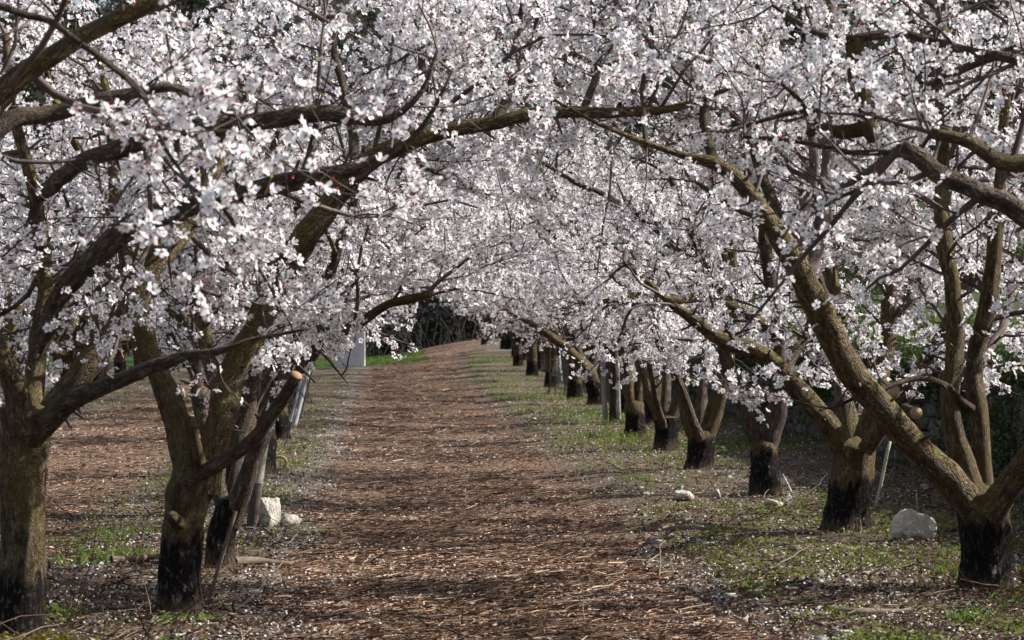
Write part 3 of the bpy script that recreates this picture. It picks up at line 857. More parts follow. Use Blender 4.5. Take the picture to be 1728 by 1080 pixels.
# fourth
hero(dict(
    trunk=[(1180, 808, 27.4, 48), (1182, 770, 27.4, 42), (1182, 745, 27.4, 44), (1182, 730, 27.4, 38)],
    limbs=[
        ([(1180, 762, 27.4, 32), (1160, 700, 27.4, 26), (1150, 640, 27.4, 24), (1130, 560, 27.3, 20), (1090, 470, 27.2, 14), (1040, 380, 27.1, 9)], dict(mossy=True)),
        ([(1184, 762, 27.4, 38), (1205, 700, 27.4, 34), (1221, 640, 27.4, 30), (1232, 580, 27.4, 26), (1240, 480, 27.4, 20), (1230, 350, 27.4, 12)], dict(mossy=True)),
        ([(1182, 740, 27.7, 24), (1190, 600, 28.2, 20), (1220, 450, 28.6, 15), (1240, 300, 28.6, 9)], dict()),
        ([(1182, 740, 27.0, 22), (1130, 610, 26.4, 16), (1070, 500, 26.0, 12), (1010, 440, 25.8, 8)], dict()),
    ],
), (1180, 808, 27.4), 'fourth visible right-hand apricot tree, clean mossy V-shaped fork over a black base', 47, G_R, painted=.36, hi=False, fl_size=.023, fl_m=38)
# fifth, sixth
hero(dict(
    trunk=[(1125, 768, 32.1, 42), (1124, 735, 32.1, 36), (1124, 705, 32.1, 38)],
    limbs=[
        ([(1122, 725, 32.1, 24), (1098, 670, 32, 20), (1078, 610, 32, 18), (1040, 540, 31.8, 12), (980, 470, 31.6, 7)], dict(mossy=True)),
        ([(1128, 725, 32.1, 26), (1150, 660, 32.1, 20), (1160, 560, 32.1, 16), (1170, 450, 32, 10)], dict(mossy=True)),
        ([(1124, 715, 32.4, 22), (1125, 600, 32.8, 17), (1140, 480, 33, 12), (1150, 360, 33, 8)], dict()),
        ([(1120, 720, 31.8, 16), (1100, 640, 31.2, 12), (1090, 540, 30.8, 9)], dict()),
    ],
), (1125, 768, 32.1), 'fifth visible right-hand apricot tree, dark squat trunk forking close to the ground', 53, G_R, painted=.46, hi=False, fl_size=.023, fl_m=38)
hero(dict(
    trunk=[(1072, 747, 35.1, 36), (1072, 710, 35.1, 32), (1070, 680, 35.1, 34)],
    limbs=[
        ([(1068, 695, 35.1, 22), (1058, 640, 35, 19), (1040, 560, 34.8, 15), (1000, 480, 34.6, 9), (950, 420, 34.5, 6)], dict(mossy=True)),
        ([(1073, 695, 35.1, 22), (1080, 640, 35.1, 19), (1090, 560, 35.1, 14), (1105, 460, 35.1, 9)], dict(mossy=True)),
        ([(1071, 690, 35.4, 18), (1060, 580, 35.9, 14), (1075, 450, 36.2, 9)], dict()),
    ],
), (1072, 747, 35.1), 'sixth visible right-hand apricot tree, straight thick trunk tarred halfway, right of the staked sapling', 59, G_R, painted=.34, hi=False, fl_size=.023, fl_m=38)
# leaning tree
hero(dict(
    trunk=[(1005, 692, 47, 26), (1004, 665, 47, 24), (996, 635, 47, 25), (980, 612, 46.9, 25)],
    limbs=[
        ([(990, 625, 46.9, 24), (960, 592, 46.8, 22), (930, 568, 46.6, 18), (895, 545, 46.4, 13), (850, 520, 46.2, 8)], dict(mossy=True)),
        ([(996, 635, 47, 18), (1010, 590, 47.2, 14), (1020, 520, 47.3, 11), (1015, 440, 47.3, 7)], dict()),
        ([(985, 620, 47.2, 15), (965, 550, 47.6, 12), (950, 480, 47.8, 7)], dict()),
    ],
), (1005, 692, 47), 'apricot tree leaning hard to the left, between the staked sapling and the wire guard', 61, G_R, hi=False, fl_size=.024, fl_m=32)

# left row: nearest
hero(dict(
    trunk=[(34, 1098, 13.4, 80), (35, 1000, 13.4, 76), (38, 860, 13.4, 74), (42, 740, 13.4, 82), (46, 694, 13.4, 92), (47, 682, 13.4, 50)],
    limbs=[
        ([(52, 735, 13.35, 56), (110, 682, 13.2, 42), (170, 652, 13.1, 33), (230, 630, 13, 28), (300, 605, 12.9, 22), (372, 592, 12.8, 14), (430, 570, 12.8, 9), (520, 555, 12.8, 6)], dict(start=.3, smooth=False)),
        ([(60, 730, 13.5, 60), (130, 642, 13.5, 52), (190, 570, 13.6, 50), (230, 510, 13.6, 48), (270, 430, 13.7, 46), (312, 380, 13.8, 42), (345, 330, 13.8, 30), (372, 270, 13.9, 22), (400, 150, 14, 14)], dict(mossy=True, start=.4)),
        ([(42, 730, 13.3, 56), (15, 630, 13.2, 46), (-30, 520, 13.1, 40), (-60, 400, 13.1, 36), (-80, 200, 13, 26)], dict(mossy=True, start=.4)),
        ([(52, 720, 13.6, 50), (62, 600, 13.8, 38), (80, 480, 13.9, 32), (60, 330, 14, 28), (25, 200, 14, 20), (10, 60, 14, 14)], dict(mossy=True)),
        ([(64, 590, 13.7, 34), (105, 500, 13.6, 40), (165, 430, 13.4, 44), (230, 372, 13.3, 46), (330, 345, 13.2, 44), (430, 320, 13.1, 40), (520, 300, 13.0, 38), (590, 285, 13, 32), (640, 268, 13, 20), (690, 240, 13, 13), (730, 190, 13, 9), (760, 120, 13, 5)], dict(start=.45, rough=.12)),
        ([(64, 330, 14, 30), (150, 268, 13.4, 34), (270, 226, 13.0, 40), (340, 210, 12.9, 40), (430, 208, 12.9, 35), (520, 194, 12.9, 34), (570, 190, 12.9, 34), (635, 200, 12.9, 24), (670, 190, 12.9, 15), (710, 150, 12.9, 10), (740, 80, 12.9, 6)], dict(start=.4, rough=.13)),
    ],
), (34, 1098, 13.4), 'nearest left-hand apricot tree at the left edge, tall straight mossy trunk', 71, G_L, painted=.32, away=.85, sec_m=6.4)

# left row: second
hero(dict(
    trunk=[(304, 1052, 14.5, 72), (305, 960, 14.5, 66), (314, 870, 14.5, 70), (330, 805, 14.5, 84), (340, 775, 14.5, 76)],
    limbs=[
        ([(325, 820, 14.5, 58), (300, 725, 14.6, 52), (276, 650, 14.7, 47), (250, 590, 14.8, 40), (225, 500, 14.9, 34), (200, 380, 15, 28), (190, 250, 15, 20), (170, 100, 15, 14)], dict(mossy=True, start=.4)),
        ([(342, 830, 14.5, 64), (370, 715, 14.5, 58), (390, 640, 14.6, 55), (430, 550, 14.7, 51), (470, 462, 14.8, 58), (510, 410, 14.8, 54), (555, 345, 14.8, 46), (600, 287, 14.8, 42), (660, 250, 14.8, 37), (740, 222, 14.8, 31), (840, 205, 14.8, 28), (940, 187, 14.8, 25), (1050, 190, 14.8, 21), (1140, 182, 14.8, 15), (1230, 150, 14.8, 8)], dict(mossy=True, start=.5, rough=.12)),
        ([(690, 240, 14.8, 22), (715, 150, 15.2, 17), (705, 40, 15.6, 13), (690, -80, 15.8, 8)], dict(start=.1)),
        ([(840, 205, 14.8, 18), (868, 120, 15.1, 14), (880, 30, 15.3, 11), (905, -90, 15.5, 7)], dict(start=.1)),
        ([(985, 188, 14.8, 17), (1010, 110, 15.2, 13), (1000, 10, 15.6, 10), (985, -90, 15.8, 7)], dict(start=.1)),
        ([(600, 285, 14.8, 22), (590, 190, 15.1, 18), (560, 80, 15.3, 14), (540, -60, 15.5, 9)], dict(start=.15)),
        ([(440, 530, 14.6, 12), (470, 580, 14.3, 9), (500, 610, 14.1, 7), (530, 640, 14.0, 4)], dict(start=.1, wob=.03)),
        ([(316, 812, 14.35, 32), (380, 774, 14.2, 27), (430, 736, 14.1, 26), (470, 682, 14, 26), (500, 634, 13.9, 25)], dict(bare=True, cut=True, fresh=True)),
        ([(335, 800, 14.3, 34), (328, 740, 14.2, 26), (322, 706, 14.2, 24)], dict(bare=True, mossy=True, rough=.2)),
        ([(350, 790, 14.7, 42), (380, 680, 15.2, 36), (352, 600, 15.6, 30), (330, 450, 15.8, 24), (380, 300, 16, 18), (420, 150, 16, 12)], dict(mossy=True)),
        ([(304, 884, 14.45, 30), (294, 876, 14.3, 26), (290, 873, 14.27, 20)], dict(bare=True, mossy=True)),
    ],
), (304, 1052, 14.5), 'second left-hand apricot tree, low sawn branch and great limb arching over the track', 73, G_L, away=.8)
# left row: third, right behind the second
hero(dict(
    trunk=[(370, 978, 17, 46), (372, 910, 17, 44), (385, 865, 17, 46), (388, 845, 17, 38)],
    limbs=[
        ([(388, 885, 17, 40), (430, 765, 16.9, 35), (470, 665, 16.9, 30), (530, 592, 16.8, 26), (560, 540, 16.8, 24), (562, 450, 16.8, 20), (585, 380, 16.8, 17), (605, 310, 16.8, 13), (620, 200, 16.8, 8)], dict(start=.4)),
        ([(530, 585, 16.8, 22), (600, 546, 16.8, 20), (650, 516, 16.8, 18), (690, 505, 16.8, 18), (728, 496, 16.8, 16)], dict(start=.25, mossy=True, cut=True, fresh=True)),
        ([(535, 585, 16.8, 7), (550, 605, 16.6, 5.5), (568, 628, 16.5, 4), (588, 650, 16.4, 2)], dict(start=.1)),
        ([(715, 500, 16.8, 11), (745, 472, 16.8, 8), (800, 428, 16.8, 6), (860, 400, 16.8, 4)], dict(start=.2, smooth=True)),
        ([(428, 580, 17.8, 24), (560, 330, 18.2, 18), (700, 180, 18.5, 13), (820, 90, 18.7, 8)], dict(start=.25)),
        ([(380, 870, 17.1, 34), (358, 760, 17.3, 28), (330, 660, 17.5, 24), (340, 540, 17.5, 20), (300, 430, 17.5, 16), (260, 300, 17.5, 11)], dict()),
        ([(386, 870, 17.2, 34), (420, 700, 17.6, 29), (430, 560, 17.8, 24), (400, 450, 17.8, 18), (430, 330, 18, 12)], dict()),
    ],
), (370, 978, 17), 'third left-hand apricot tree, dark trunk half hidden behind the tarred foot of the second', 79, G_L, painted=.5)
# tree outside the frame on the left
hero(dict(
    trunk=[(-235, 1330, 9.5, 130), (-232, 1200, 9.5, 120), (-228, 1060, 9.5, 130), (-225, 1000, 9.5, 100)],
    limbs=[
        ([(-215, 1060, 9.5, 96), (-165, 760, 9.6, 80), (-120, 450, 9.6, 66), (-50, 250, 9.6, 54), (20, 142, 9.6, 46), (100, 85, 9.6, 40), (190, 36, 9.6, 36), (300, -8, 9.6, 30), (420, -60, 9.6, 20)], dict(mossy=True, start=.55)),
        ([(-130, 480, 9.7, 54), (-80, 330, 9.8, 48), (0, 214, 9.9, 38), (90, 187, 10, 34), (160, 166, 10, 30), (215, 156, 10, 24), (300, 146, 10, 17), (370, 180, 10, 14), (400, 190, 10, 8)], dict(start=.5, rough=.15)),
        ([(-120, 200, 8.9, 20), (-60, 40, 8.9, 18), (0, 8, 8.9, 16), (60, 24, 8.9, 14), (120, 50, 8.9, 12), (200, 115, 8.9, 12), (262, 190, 8.9, 12), (272, 240, 8.9, 10), (310, 300, 8.9, 7)], dict(start=.5, wob=.03)),
        ([(-225, 1040, 9.6, 70), (-330, 700, 9.8, 56), (-380, 300, 10, 36), (-380, 0, 10, 20)], dict()),
    ],
), (-235, 1330, 9.5), 'apricot tree beyond the left edge, thick dark limb crossing the top left corner', 83, G_L, sec_m=3.7, fl_m=28, away=.25)

# ------------------------------------------------------------------ trees further off: five shapes, then copies
def generic_tree(seed, height=3.9):
    rng = np.random.default_rng(seed)
    fz = rng.uniform(.55, .8)
    tr = [(np.array([0, 0, -.04]), .125), (np.array([.01, 0, fz * .5]), .112), (np.array([.02, .01, fz]), .125), (np.array([.02, .01, fz + .06]), .10)]
    limbs = []
    nl = 5
    a0 = rng.uniform(0, 6.28)
    for i in range(nl):
        a = a0 + i * 2 * math.pi / nl + rng.uniform(-.25, .25)
        lean = rng.uniform(.8, 1.25)
        pts = [np.array([0.02, 0.01, fz - .09])]
        rr = 0
        for (r_, z_) in ((.28, fz + .3), (.62, fz + .75), (1.0, fz + 1.25), (1.35, fz + 1.75), (1.65, fz + 2.25), (1.85, fz + 2.8)):
            a += rng.uniform(-.14, .14)
            pts.append(np.array([math.cos(a) * r_ * lean, math.sin(a) * r_ * lean, z_ * (1.1 - .1 * lean) + rng.uniform(-.1, .1)]))
        limbs.append(dict(pts=pts, rad=[.078, .070, .062, .05, .038, .026, .014], start=.3, mossy=(i % 2 == 0)))
        if i % 2 == 0:
            b = a + rng.choice([-1, 1]) * rng.uniform(.4, .7)
            p0 = pts[3]
            limbs.append(dict(pts=[p0, p0 + np.array([math.cos(b) * .35, math.sin(b) * .35, .25]), p0 + np.array([math.cos(b) * .75, math.sin(b) * .75, .55]), p0 + np.array([math.cos(b) * 1.1, math.sin(b) * 1.1, .75])], rad=[.04, .034, .024, .012], start=.15))
    return build_tree('apricot_tree', (0, 0, 0), tr, limbs, False, seed, umbrella_ok, sec_m=6.2, ter_m=7.0, twig_m=4.0, fl_m=31, fl_size=.024, painted=rng.uniform(.28, .52), world=False)
PROTOS = [generic_tree(101 + 7 * i) for i in range(5)]
used = [False] * len(PROTOS)
def copy_tree(o, parent=None):
    c = o.copy()
    COL.objects.link(c)
    c.parent = parent
    for ch in o.children:
        copy_tree(ch, c)
    return c
trng = random.Random(5)
def place(x, y, label, group, scale=1.0, k=None, rz=None):
    k = trng.randrange(len(PROTOS)) if k is None else k
    o = PROTOS[k] if not used[k] else copy_tree(PROTOS[k])
    used[k] = True
    o.location = (x, y, gzf(x, y) - 0.02)
    o.rotation_euler = (trng.uniform(-.03, .03), trng.uniform(-.03, .03), trng.uniform(0, 6.28) if rz is None else rz)
    s = scale * trng.uniform(1.0, 1.16)
    o.scale = (s, s, s)
    tag(o, label, 'apricot tree', group)
    return o
def row_x(u, y): return u - SLANT * y
right_far = [(51.0, 'far right-hand apricot tree just behind the leaning one, dark trunk beside the wire cage'), (58.5, 'far right-hand apricot tree, dark leaning trunk left of the wire cage'),
             (65, 'far right-hand apricot tree with a black trunk beside a pale metal stake'), (72, 'far right-hand apricot tree with a slim trunk behind the white plank'), (96, 'last apricot tree at the end of the right-hand row, trunk tilting left on the crest')]
for y, lb in right_far:
    place(row_x(3.45 if y < 60 else 3.4, y), y, lb, G_R)
for y in (39.5, 43.5, 54.5, 62, 68.5, 76, 80.5, 85, 89, 100.5, 105):
    place(row_x(3.75, y), y, 'right-hand apricot tree whose trunk is hidden by nearer blossom and trunks', G_R, scale=.95)
for i, y in enumerate((21.5, 27.0, 34.5)):
    place(row_x((-1.1, -1.2, -1.32)[i], y), y, ('fourth left-hand apricot tree, dark trunk behind the weathered post', 'left-hand apricot tree whose dark trunk shows below the sawn branch', 'left-hand apricot tree right before the leaning metal stakes')[i], G_L, scale=.97)
for y in (41.5, 45.5, 49.5, 53.5, 57.5, 62, 66, 70, 74):
    place(row_x(-1.5 if y < 50 else -2.0, y), y, 'left-hand apricot tree far down the row, only its blossom crown showing', G_L)
for y in range(30, 96, 5):
    place(row_x(-5.7, y + trng.uniform(-.5, .5)), y, 'apricot tree in the second row to the left, seen between nearer trunks', G_B)
for y in range(44, 100, 6):
    place(row_x(-10.2, y), y + trng.uniform(-.5, .5), 'apricot tree in the third row to the left, a blossom crown behind the others', G_B)
for (x, y) in ((-9.5, 84), (-7.6, 92), (-5.2, 97)):
    place(x, y, 'white apricot crown behind the pale concrete block at the far end', G_B)

# ------------------------------------------------------------------ wall, bank, woods
def box_stones(name, boxes, rng, jit):
    """boxes: list of (centre, half sizes) -> irregular hexahedra"""
    c = np.array([b[0] for b in boxes]); h = np.array([b[1] for b in boxes])
    cor = np.array([[-1, -1, -1], [1, -1, -1], [1, 1, -1], [-1, 1, -1], [-1, -1, 1], [1, -1, 1], [1, 1, 1], [-1, 1, 1]], float)
    V = c[:, None] + cor[None] * h[:, None] * (1 + rng.uniform(-jit, jit, (len(c), 8, 3)))
    fq = np.array([[0, 3, 2, 1], [4, 5, 6, 7], [0, 1, 5, 4], [1, 2, 6, 5], [2, 3, 7, 6], [3, 0, 4, 7]])
    Q = (fq[None] + (np.arange(len(c)) * 8)[:, None, None]).reshape(-1, 4)
    return quads_mesh(name, V.reshape(-1, 3), Q)
def build_wall():
    rng = np.random.default_rng(3)
    boxes = []
    y = 14.0
    U0 = 5.46
    for course in range(9):
        y = 13.0 + rng.uniform(0, .2)
        while y < 92:
            w = rng.uniform(.12, .34) * (1 + (y > 45) * 1.2)
            zc = .06 + course * .135
            x = row_x(U0 + .09 * rng.uniform(-1, 1) * .5 + course * .008, y)
            g = gzf(row_x(5.2, y), y)
            boxes.append(((x, y + w / 2, g + zc), (.16, w * .47, .066 * rng.uniform(.8, 1.05))))
            y += w
    o = link('stone_wall', box_stones('stone_wall', boxes, rng, .28), M_WALLSTONE, smooth=False)
    tag(o, 'dark dry stone terrace wall running behind the right-hand row of trees', 'stone wall')
build_wall()

def leaf_cloud(centres, radii, per, size, rng, c1, c2, squash=1.0, droop=0):
    """random small leaf quads in ellipsoidal clumps; returns verts, quads, tint"""
    M = len(centres)
    who = np.repeat(np.arange(M), per)
    d = norm(rng.normal(size=(len(who), 3))) * (rng.random(len(who)) ** .45)[:, None]
    p = centres[who] + d * radii[who] * np.array([1, 1, squash])
    a = norm(rng.normal(size=p.shape)); b = norm(np.cross(a, rng.normal(size=p.shape)))
    s = (size * rng.uniform(.5, 1.4, len(p)))[:, None]
    V = np.stack([p - a * s, p - b * s * .5, p + a * s, p + b * s * .5], 1).reshape(-1, 3)
    f = rng.random(len(p))[:, None] * .6 + rng.random(M)[who][:, None] * .4
    col = np.array(c1)[None] * (1 - f) + np.array(c2)[None] * f
    col = np.repeat(np.concatenate([col, np.ones((len(p), 1))], 1), 4, 0)
    return V, np.arange(len(V)).reshape(-1, 4), col
def build_woods():
    rng = np.random.default_rng(17)
    C, Rd = [], []
    for i in range(360):
        y = rng.uniform(122, 300); x = rng.uniform(-.24, .24) * y
        z = gzf(x, y); h = rng.uniform(4, 8)
        for j in range(5):
            f = (j + .5) / 5
            C.append((x + rng.normal() * .8, y + rng.normal() * .8, z + h * f)); r_ = h * .28 * (1.15 - f * .75)
            Rd.append((r_, r_, h * .16))
    V, Q, T = leaf_cloud(np.array(C), np.array(Rd), 140, .22, rng, (.028, .033, .026), (.075, .075, .055))
    o = link('woods', quads_mesh('woods', V, Q, {'tint': ('FLOAT_COLOR', T)}), M_GRASSY, smooth=False)
    tag(o, 'dark evergreen woods covering the hillside beyond the orchard', kind='stuff')
    # thicket and dry stalks on the bank at the end of the track
    C, Rd = [], []
    for i in range(230):
        x = rng.uniform(-17, 10); y = rng.uniform(104, 118)
        z = gzf(x, y); h = rng.uniform(.4, 1.5)
        C.append((x, y, z + h * .5)); Rd.append((rng.uniform(.6, 1.2), .8, h * .7))
    V, Q, T = leaf_cloud(np.array(C), np.array(Rd), 160, .13, rng, (.016, .016, .016), (.055, .052, .047))
    n = 1700
    x = rng.uniform(-16, 9, n); y = rng.uniform(101, 109, n)
    z = gz(x, y)
    p0 = np.stack([x, y, z], -1)
    S = grow_shoots(rng, p0, np.tile([[0, 0, 1.0]], (n, 1)) + rng.normal(size=(n, 3)) * .25, rng.uniform(.3, 1.3, n), 4, .14, .0)
    V2, Q2 = tube_batch(S, np.full((n, 4), .007), 3, 4)
    f = rng.random((n, 1))
    T2 = np.array([[.07, .066, .06]]) * (1 - f) + np.array([[.16, .15, .135]]) * f
    T2 = np.repeat(np.concatenate([T2, np.ones((n, 1))], 1), 12, 0)
    me = quads_mesh('thicket', np.vstack([V, V2]), np.vstack([Q, Q2 + len(V)]), {'tint': ('FLOAT_COLOR', np.vstack([T, T2]))})
    tag(link('undergrowth', me, M_LITTER, smooth=False), 'dark bushy thicket with dry grey stalks at the far end of the track', kind='stuff')
build_woods()

# ------------------------------------------------------------------ ground cover
def in_view(rng, n, y0, y1, pw=1.0, margin=.02):
    """random ground points inside the visible wedge, denser near the camera"""
    t = rng.random(n)
    # density ~ constant per picture area: y = 1/(lerp(1/y0,1/y1)) blended with uniform
    a = 1.0 / y0; b = 1.0 / y1
    y = np.where(rng.random(n) < pw, 1.0 / (a + (b - a) * t), y0 + (y1 - y0) * t)
    half = .1845 + margin
    x = rng.uniform(-half, half, n) * y
    return x, y
def path_mask(x, y):
    u = lat(x, y)
    e = np.abs(u - path_centre(y)) + (n2(x, y, .9, 5) - .5) * .9 + (n2(x, y, 4, 6) - .5) * .3
    e2 = np.abs(u + 3.4) + (n2(x, y, .9, 9) - .5) * 1.2
    return (e < 1.15) | (e2 < 1.1)
def grass_mask(x, y):
    return (n2(x, y, 1.7, 17) * .5 + n2(x, y, 4.8, 13) * .35 + n2(x, y, .4, 18) * .35)
def col_attr(c, k):
    return np.repeat(np.concatenate([c, np.ones((len(c), 1))], 1), k, 0)
def build_litter():
    rng = np.random.default_rng(29)
    # shredded prunings on the tracks
    x, y = in_view(rng, 200000, 12.2, 60)
    m = path_mask(x, y) | (rng.random(len(x)) < .10)
    m &= lat(x, y) < 5.2
    x, y = x[m], y[m]
    n = len(x)
    xf, yf = in_view(rng, 26000, 55, 100)
    mf = path_mask(xf, yf) & (lat(xf, yf) > -2)
    x = np.concatenate([x, xf[mf]]); y = np.concatenate([y, yf[mf]]); n = len(x)
    far = np.clip((y - 25) / 30, 0, 1.6)
    L = rng.lognormal(-3.45, .62, n).clip(.012, .24) * (1 + .25 * far)
    w = rng.uniform(.0014, .0042, n) * (1 + .5 * (L > .1)) * (1 + .5 * far)
    ang = rng.normal(0.1, .8, n) + (rng.random(n) < .5) * rng.uniform(-1.5, 1.5, n)
    tilt = np.abs(rng.normal(0, .16, n))
    bend = rng.normal(0, .12, n) * L
    dx, dy = np.cos(ang) * L / 2, np.sin(ang) * L / 2
    nx, ny = -np.sin(ang), np.cos(ang)
    z = gz(x, y) + rng.uniform(.003, .022, n)
    dz = np.tan(tilt) * L * .5
    pts = np.stack([np.stack([x - dx, y - dy, z], -1), np.stack([x + nx * bend, y + ny * bend, z + dz * .7], -1), np.stack([x + dx, y + dy, z + dz * 1.2], -1)], 1)
    rr = np.stack([w, w * 1.1, w * .6], 1)
    V, Q = tube_batch(pts, rr, 3, 6)
    f = rng.random(n)[:, None]
    base = np.where(f < .45, np.array([[.10, .058, .039]]), np.where(f < .76, np.array([[.265, .157, .104]]), np.array([[.46, .34, .24]])))
    c = base * rng.uniform(.6, 1.4, (n, 1)) * (.65 + .75 * n2(x, y, .9, 71) * .6 + .45 * n2(x, y, 3.1, 72))[:, None]
    o = link('mulch', quads_mesh('mulch', V, Q, {'tint': ('FLOAT_COLOR', col_attr(c, 9))}), M_LITTER, smooth=False)
    tag(o, 'shredded brown prunings scattered over the track', kind='stuff')
    # fallen petals
    x, y = in_view(rng, 44000, 12.2, 70)
    k = n2(x, y, 1.6, 21) + .6 * n2(x, y, 5, 22)
    m = (k + rng.normal(size=len(x)) * .22 > .82 + .05 * path_mask(x, y) - .12 * sstep(25, 40, y) - .2 * np.exp(-((lat(x, y) + .7) / .35) ** 2)) & (lat(x, y) < 5.3)
    x, y = x[m], y[m]; n = len(x)
    s = rng.uniform(.005, .0105, n) * (1 + (y > 30) * .5)
    p = np.stack([x, y, gz(x, y) + rng.uniform(.006, .03, n)], -1)
    nr = norm(np.array([[0, 0, 1.0]]) + rng.normal(size=(n, 3)) * .45)
    a = norm(np.cross(nr, rng.normal(size=(n, 3)))); b = np.cross(nr, a)
    V = np.stack([p - a * s[:, None], p - b * s[:, None] * .7, p + a * s[:, None], p + b * s[:, None] * .7 + nr * s[:, None] * .3], 1).reshape(-1, 3)
    me = quads_mesh('petals', V, np.arange(len(V)).reshape(-1, 4), {'pink': ('FLOAT', np.repeat(np.clip(rng.normal(.05, .1, n), 0, .4), 4))})
    tag(link('petals', me, M_PETAL, smooth=False), 'white apricot petals fallen over the whole orchard floor', kind='stuff')
    # dead leaves, clods and small chips on the verges
    x, y = in_view(rng, 60000, 12.2, 55)
    m = ~path_mask(x, y) & (lat(x, y) < 5.3)
    x, y = x[m], y[m]; n = len(x)
    s = rng.uniform(.006, .02, n)
    p = np.stack([x, y, gz(x, y) + rng.uniform(.003, .03, n)], -1)
    nr = norm(np.array([[0, 0, 1.0]]) + rng.normal(size=(n, 3)) * .7)
    a = norm(np.cross(nr, rng.normal(size=(n, 3)))); b = np.cross(nr, a)
    V = np.stack([p - a * s[:, None], p - b * s[:, None] * .5, p + a * s[:, None], p + b * s[:, None] * .6 + nr * s[:, None] * .4], 1).reshape(-1, 3)
    f = rng.random(n)[:, None]
    c = np.where(f < .5, np.array([[.08, .052, .036]]), np.where(f < .8, np.array([[.17, .12, .085]]), np.where(f < .92, np.array([[.10, .04, .05]]), np.array([[.36, .33, .28]])))) * rng.uniform(.7, 1.3, (n, 1))
    tag(link('leaf_litter', quads_mesh('leaf_litter', V, np.arange(len(V)).reshape(-1, 4), {'tint': ('FLOAT_COLOR', col_attr(c, 4))}), M_LITTER, smooth=False), 'brown leaf litter and chips on the verges', kind='stuff')
    # low weeds: small round leaves
    x, y = in_view(rng, 230000, 12.2, 72)
    g = grass_mask(x, y) + .015 * sstep(26, 40, y)
    u = lat(x, y)
    edge = sstep(.95, 1.45, np.abs(u - path_centre(y))) * sstep(.6, 1.3, np.abs(u + 3.4))
    m = (g * edge > .615 + rng.normal(size=len(x)) * .05) & (u < 5.35)
    x, y = x[m], y[m]; g = g[m]; n = len(x)
    s = rng.uniform(.006, .015, n) * (1 + (y > 30) * .4)
    hgt = (g - .48) * .34 * rng.random(n)
    p = np.stack([x, y, gz(x, y) + .004 + np.maximum(hgt, 0)], -1)
    nr = norm(np.array([[0, 0, .9]]) + rng.normal(size=(n, 3)) * .55)
    a = norm(np.cross(nr, rng.normal(size=(n, 3)))); b = np.cross(nr, a)
    V = np.stack([p - a * s[:, None], p - b * s[:, None] * .6, p + a * s[:, None], p + b * s[:, None] * .6], 1).reshape(-1, 3)
    f = np.clip(n2(x, y, 2.1, 33) * 1.3 - .15 + rng.normal(size=n) * .18, 0, 1)[:, None]
    c = np.array([[.085, .115, .025]]) * (1 - f) + np.array([[.21, .25, .05]]) * f
    mossy = (n2(x, y, .9, 41) > .66)[:, None]
    c = np.where(mossy, np.array([[.19, .155, .025]]) * rng.uniform(.6, 1.2, (n, 1)), c * rng.uniform(.7, 1.3, (n, 1)))
    purple = ((n2(x, y, 1.7, 44) > .60) & (rng.random(n) < .45))[:, None]
    c = np.where(purple, np.array([[.09, .045, .07]]) * rng.uniform(.6, 1.5, (n, 1)), c)
    tag(link('weeds', quads_mesh('weeds', V, np.arange(len(V)).reshape(-1, 4), {'tint': ('FLOAT_COLOR', col_attr(c, 4))}), M_GRASSY, smooth=False), 'low green weeds and moss carpeting the verges', kind='stuff')
    # grass blades
    x, y = in_view(rng, 170000, 12.2, 84)
    x2 = rng.uniform(-.9, 2.6, 26000); y2 = rng.uniform(24, 84, 26000); x2 = x2 + 1.7 - SLANT * y2
    x = np.concatenate([x, x2]); y = np.concatenate([y, y2])
    u = lat(x, y)
    tall = n2(x, y, .8, 57) * .6 + n2(x, y, 2.6, 53) * .4 + .11 * sstep(26, 38, y) * (lat(x, y) > 0)
    edge = sstep(.95, 1.5, np.abs(u - path_centre(y))) * sstep(.6, 1.3, np.abs(u + 3.4))
    m = (tall * edge > .655 + rng.normal(size=len(x)) * .03) & (u < 5.35)
    xw = rng.uniform(5.55, 7.5, 22000); yw = rng.uniform(14, 70, 22000)
    xs = rng.uniform(-4.6, 1.3, 12000) ; ys = rng.uniform(82, 101, 12000)
    x = np.concatenate([x[m], xw - SLANT * yw, xs - SLANT * ys]); y = np.concatenate([y[m], yw, ys]); n = len(x)
    onwall = np.concatenate([np.zeros(m.sum()), np.ones(len(xw)), np.zeros(len(xs))])
    h = rng.uniform(.02, .075, n) * (1 + onwall * 1.6); w = rng.uniform(.0012, .0026, n) * (1 + (y > 28) * .8)
    a = rng.uniform(0, 6.28, n); ln = rng.uniform(.1, .7, n)
    p = np.stack([x, y, gz(x, y) - .004], -1)
    dr = np.stack([np.cos(a), np.sin(a), np.zeros(n)], -1); pr = np.stack([-np.sin(a), np.cos(a), np.zeros(n)], -1)
    up = np.array([[0, 0, 1.0]])
    mid = p + up * (h * .6)[:, None] + dr * (h * ln * .3)[:, None]
    tip = p + up * h[:, None] + dr * (h * ln)[:, None]
    V = np.stack([p - pr * w[:, None], p + pr * w[:, None], mid + pr * w[:, None] * .8, tip, mid - pr * w[:, None] * .8], 1).reshape(-1, 3)
    f = rng.random((n, 1))
    c = np.array([[.07, .14, .022]]) * (1 - f) + np.array([[.20, .30, .05]]) * f
    dry = rng.random((n, 1)) < .12
    c = np.where(dry, np.array([[.30, .24, .13]]), c)
    Q = np.arange(n * 5).reshape(n, 5)
    tag(link('grass', quads_mesh('grass', V, Q, {'tint': ('FLOAT_COLOR', col_attr(c, 5))}), M_GRASSY, smooth=False), 'short green grass in tufts along the verges and on the terrace', kind='stuff')
build_litter()
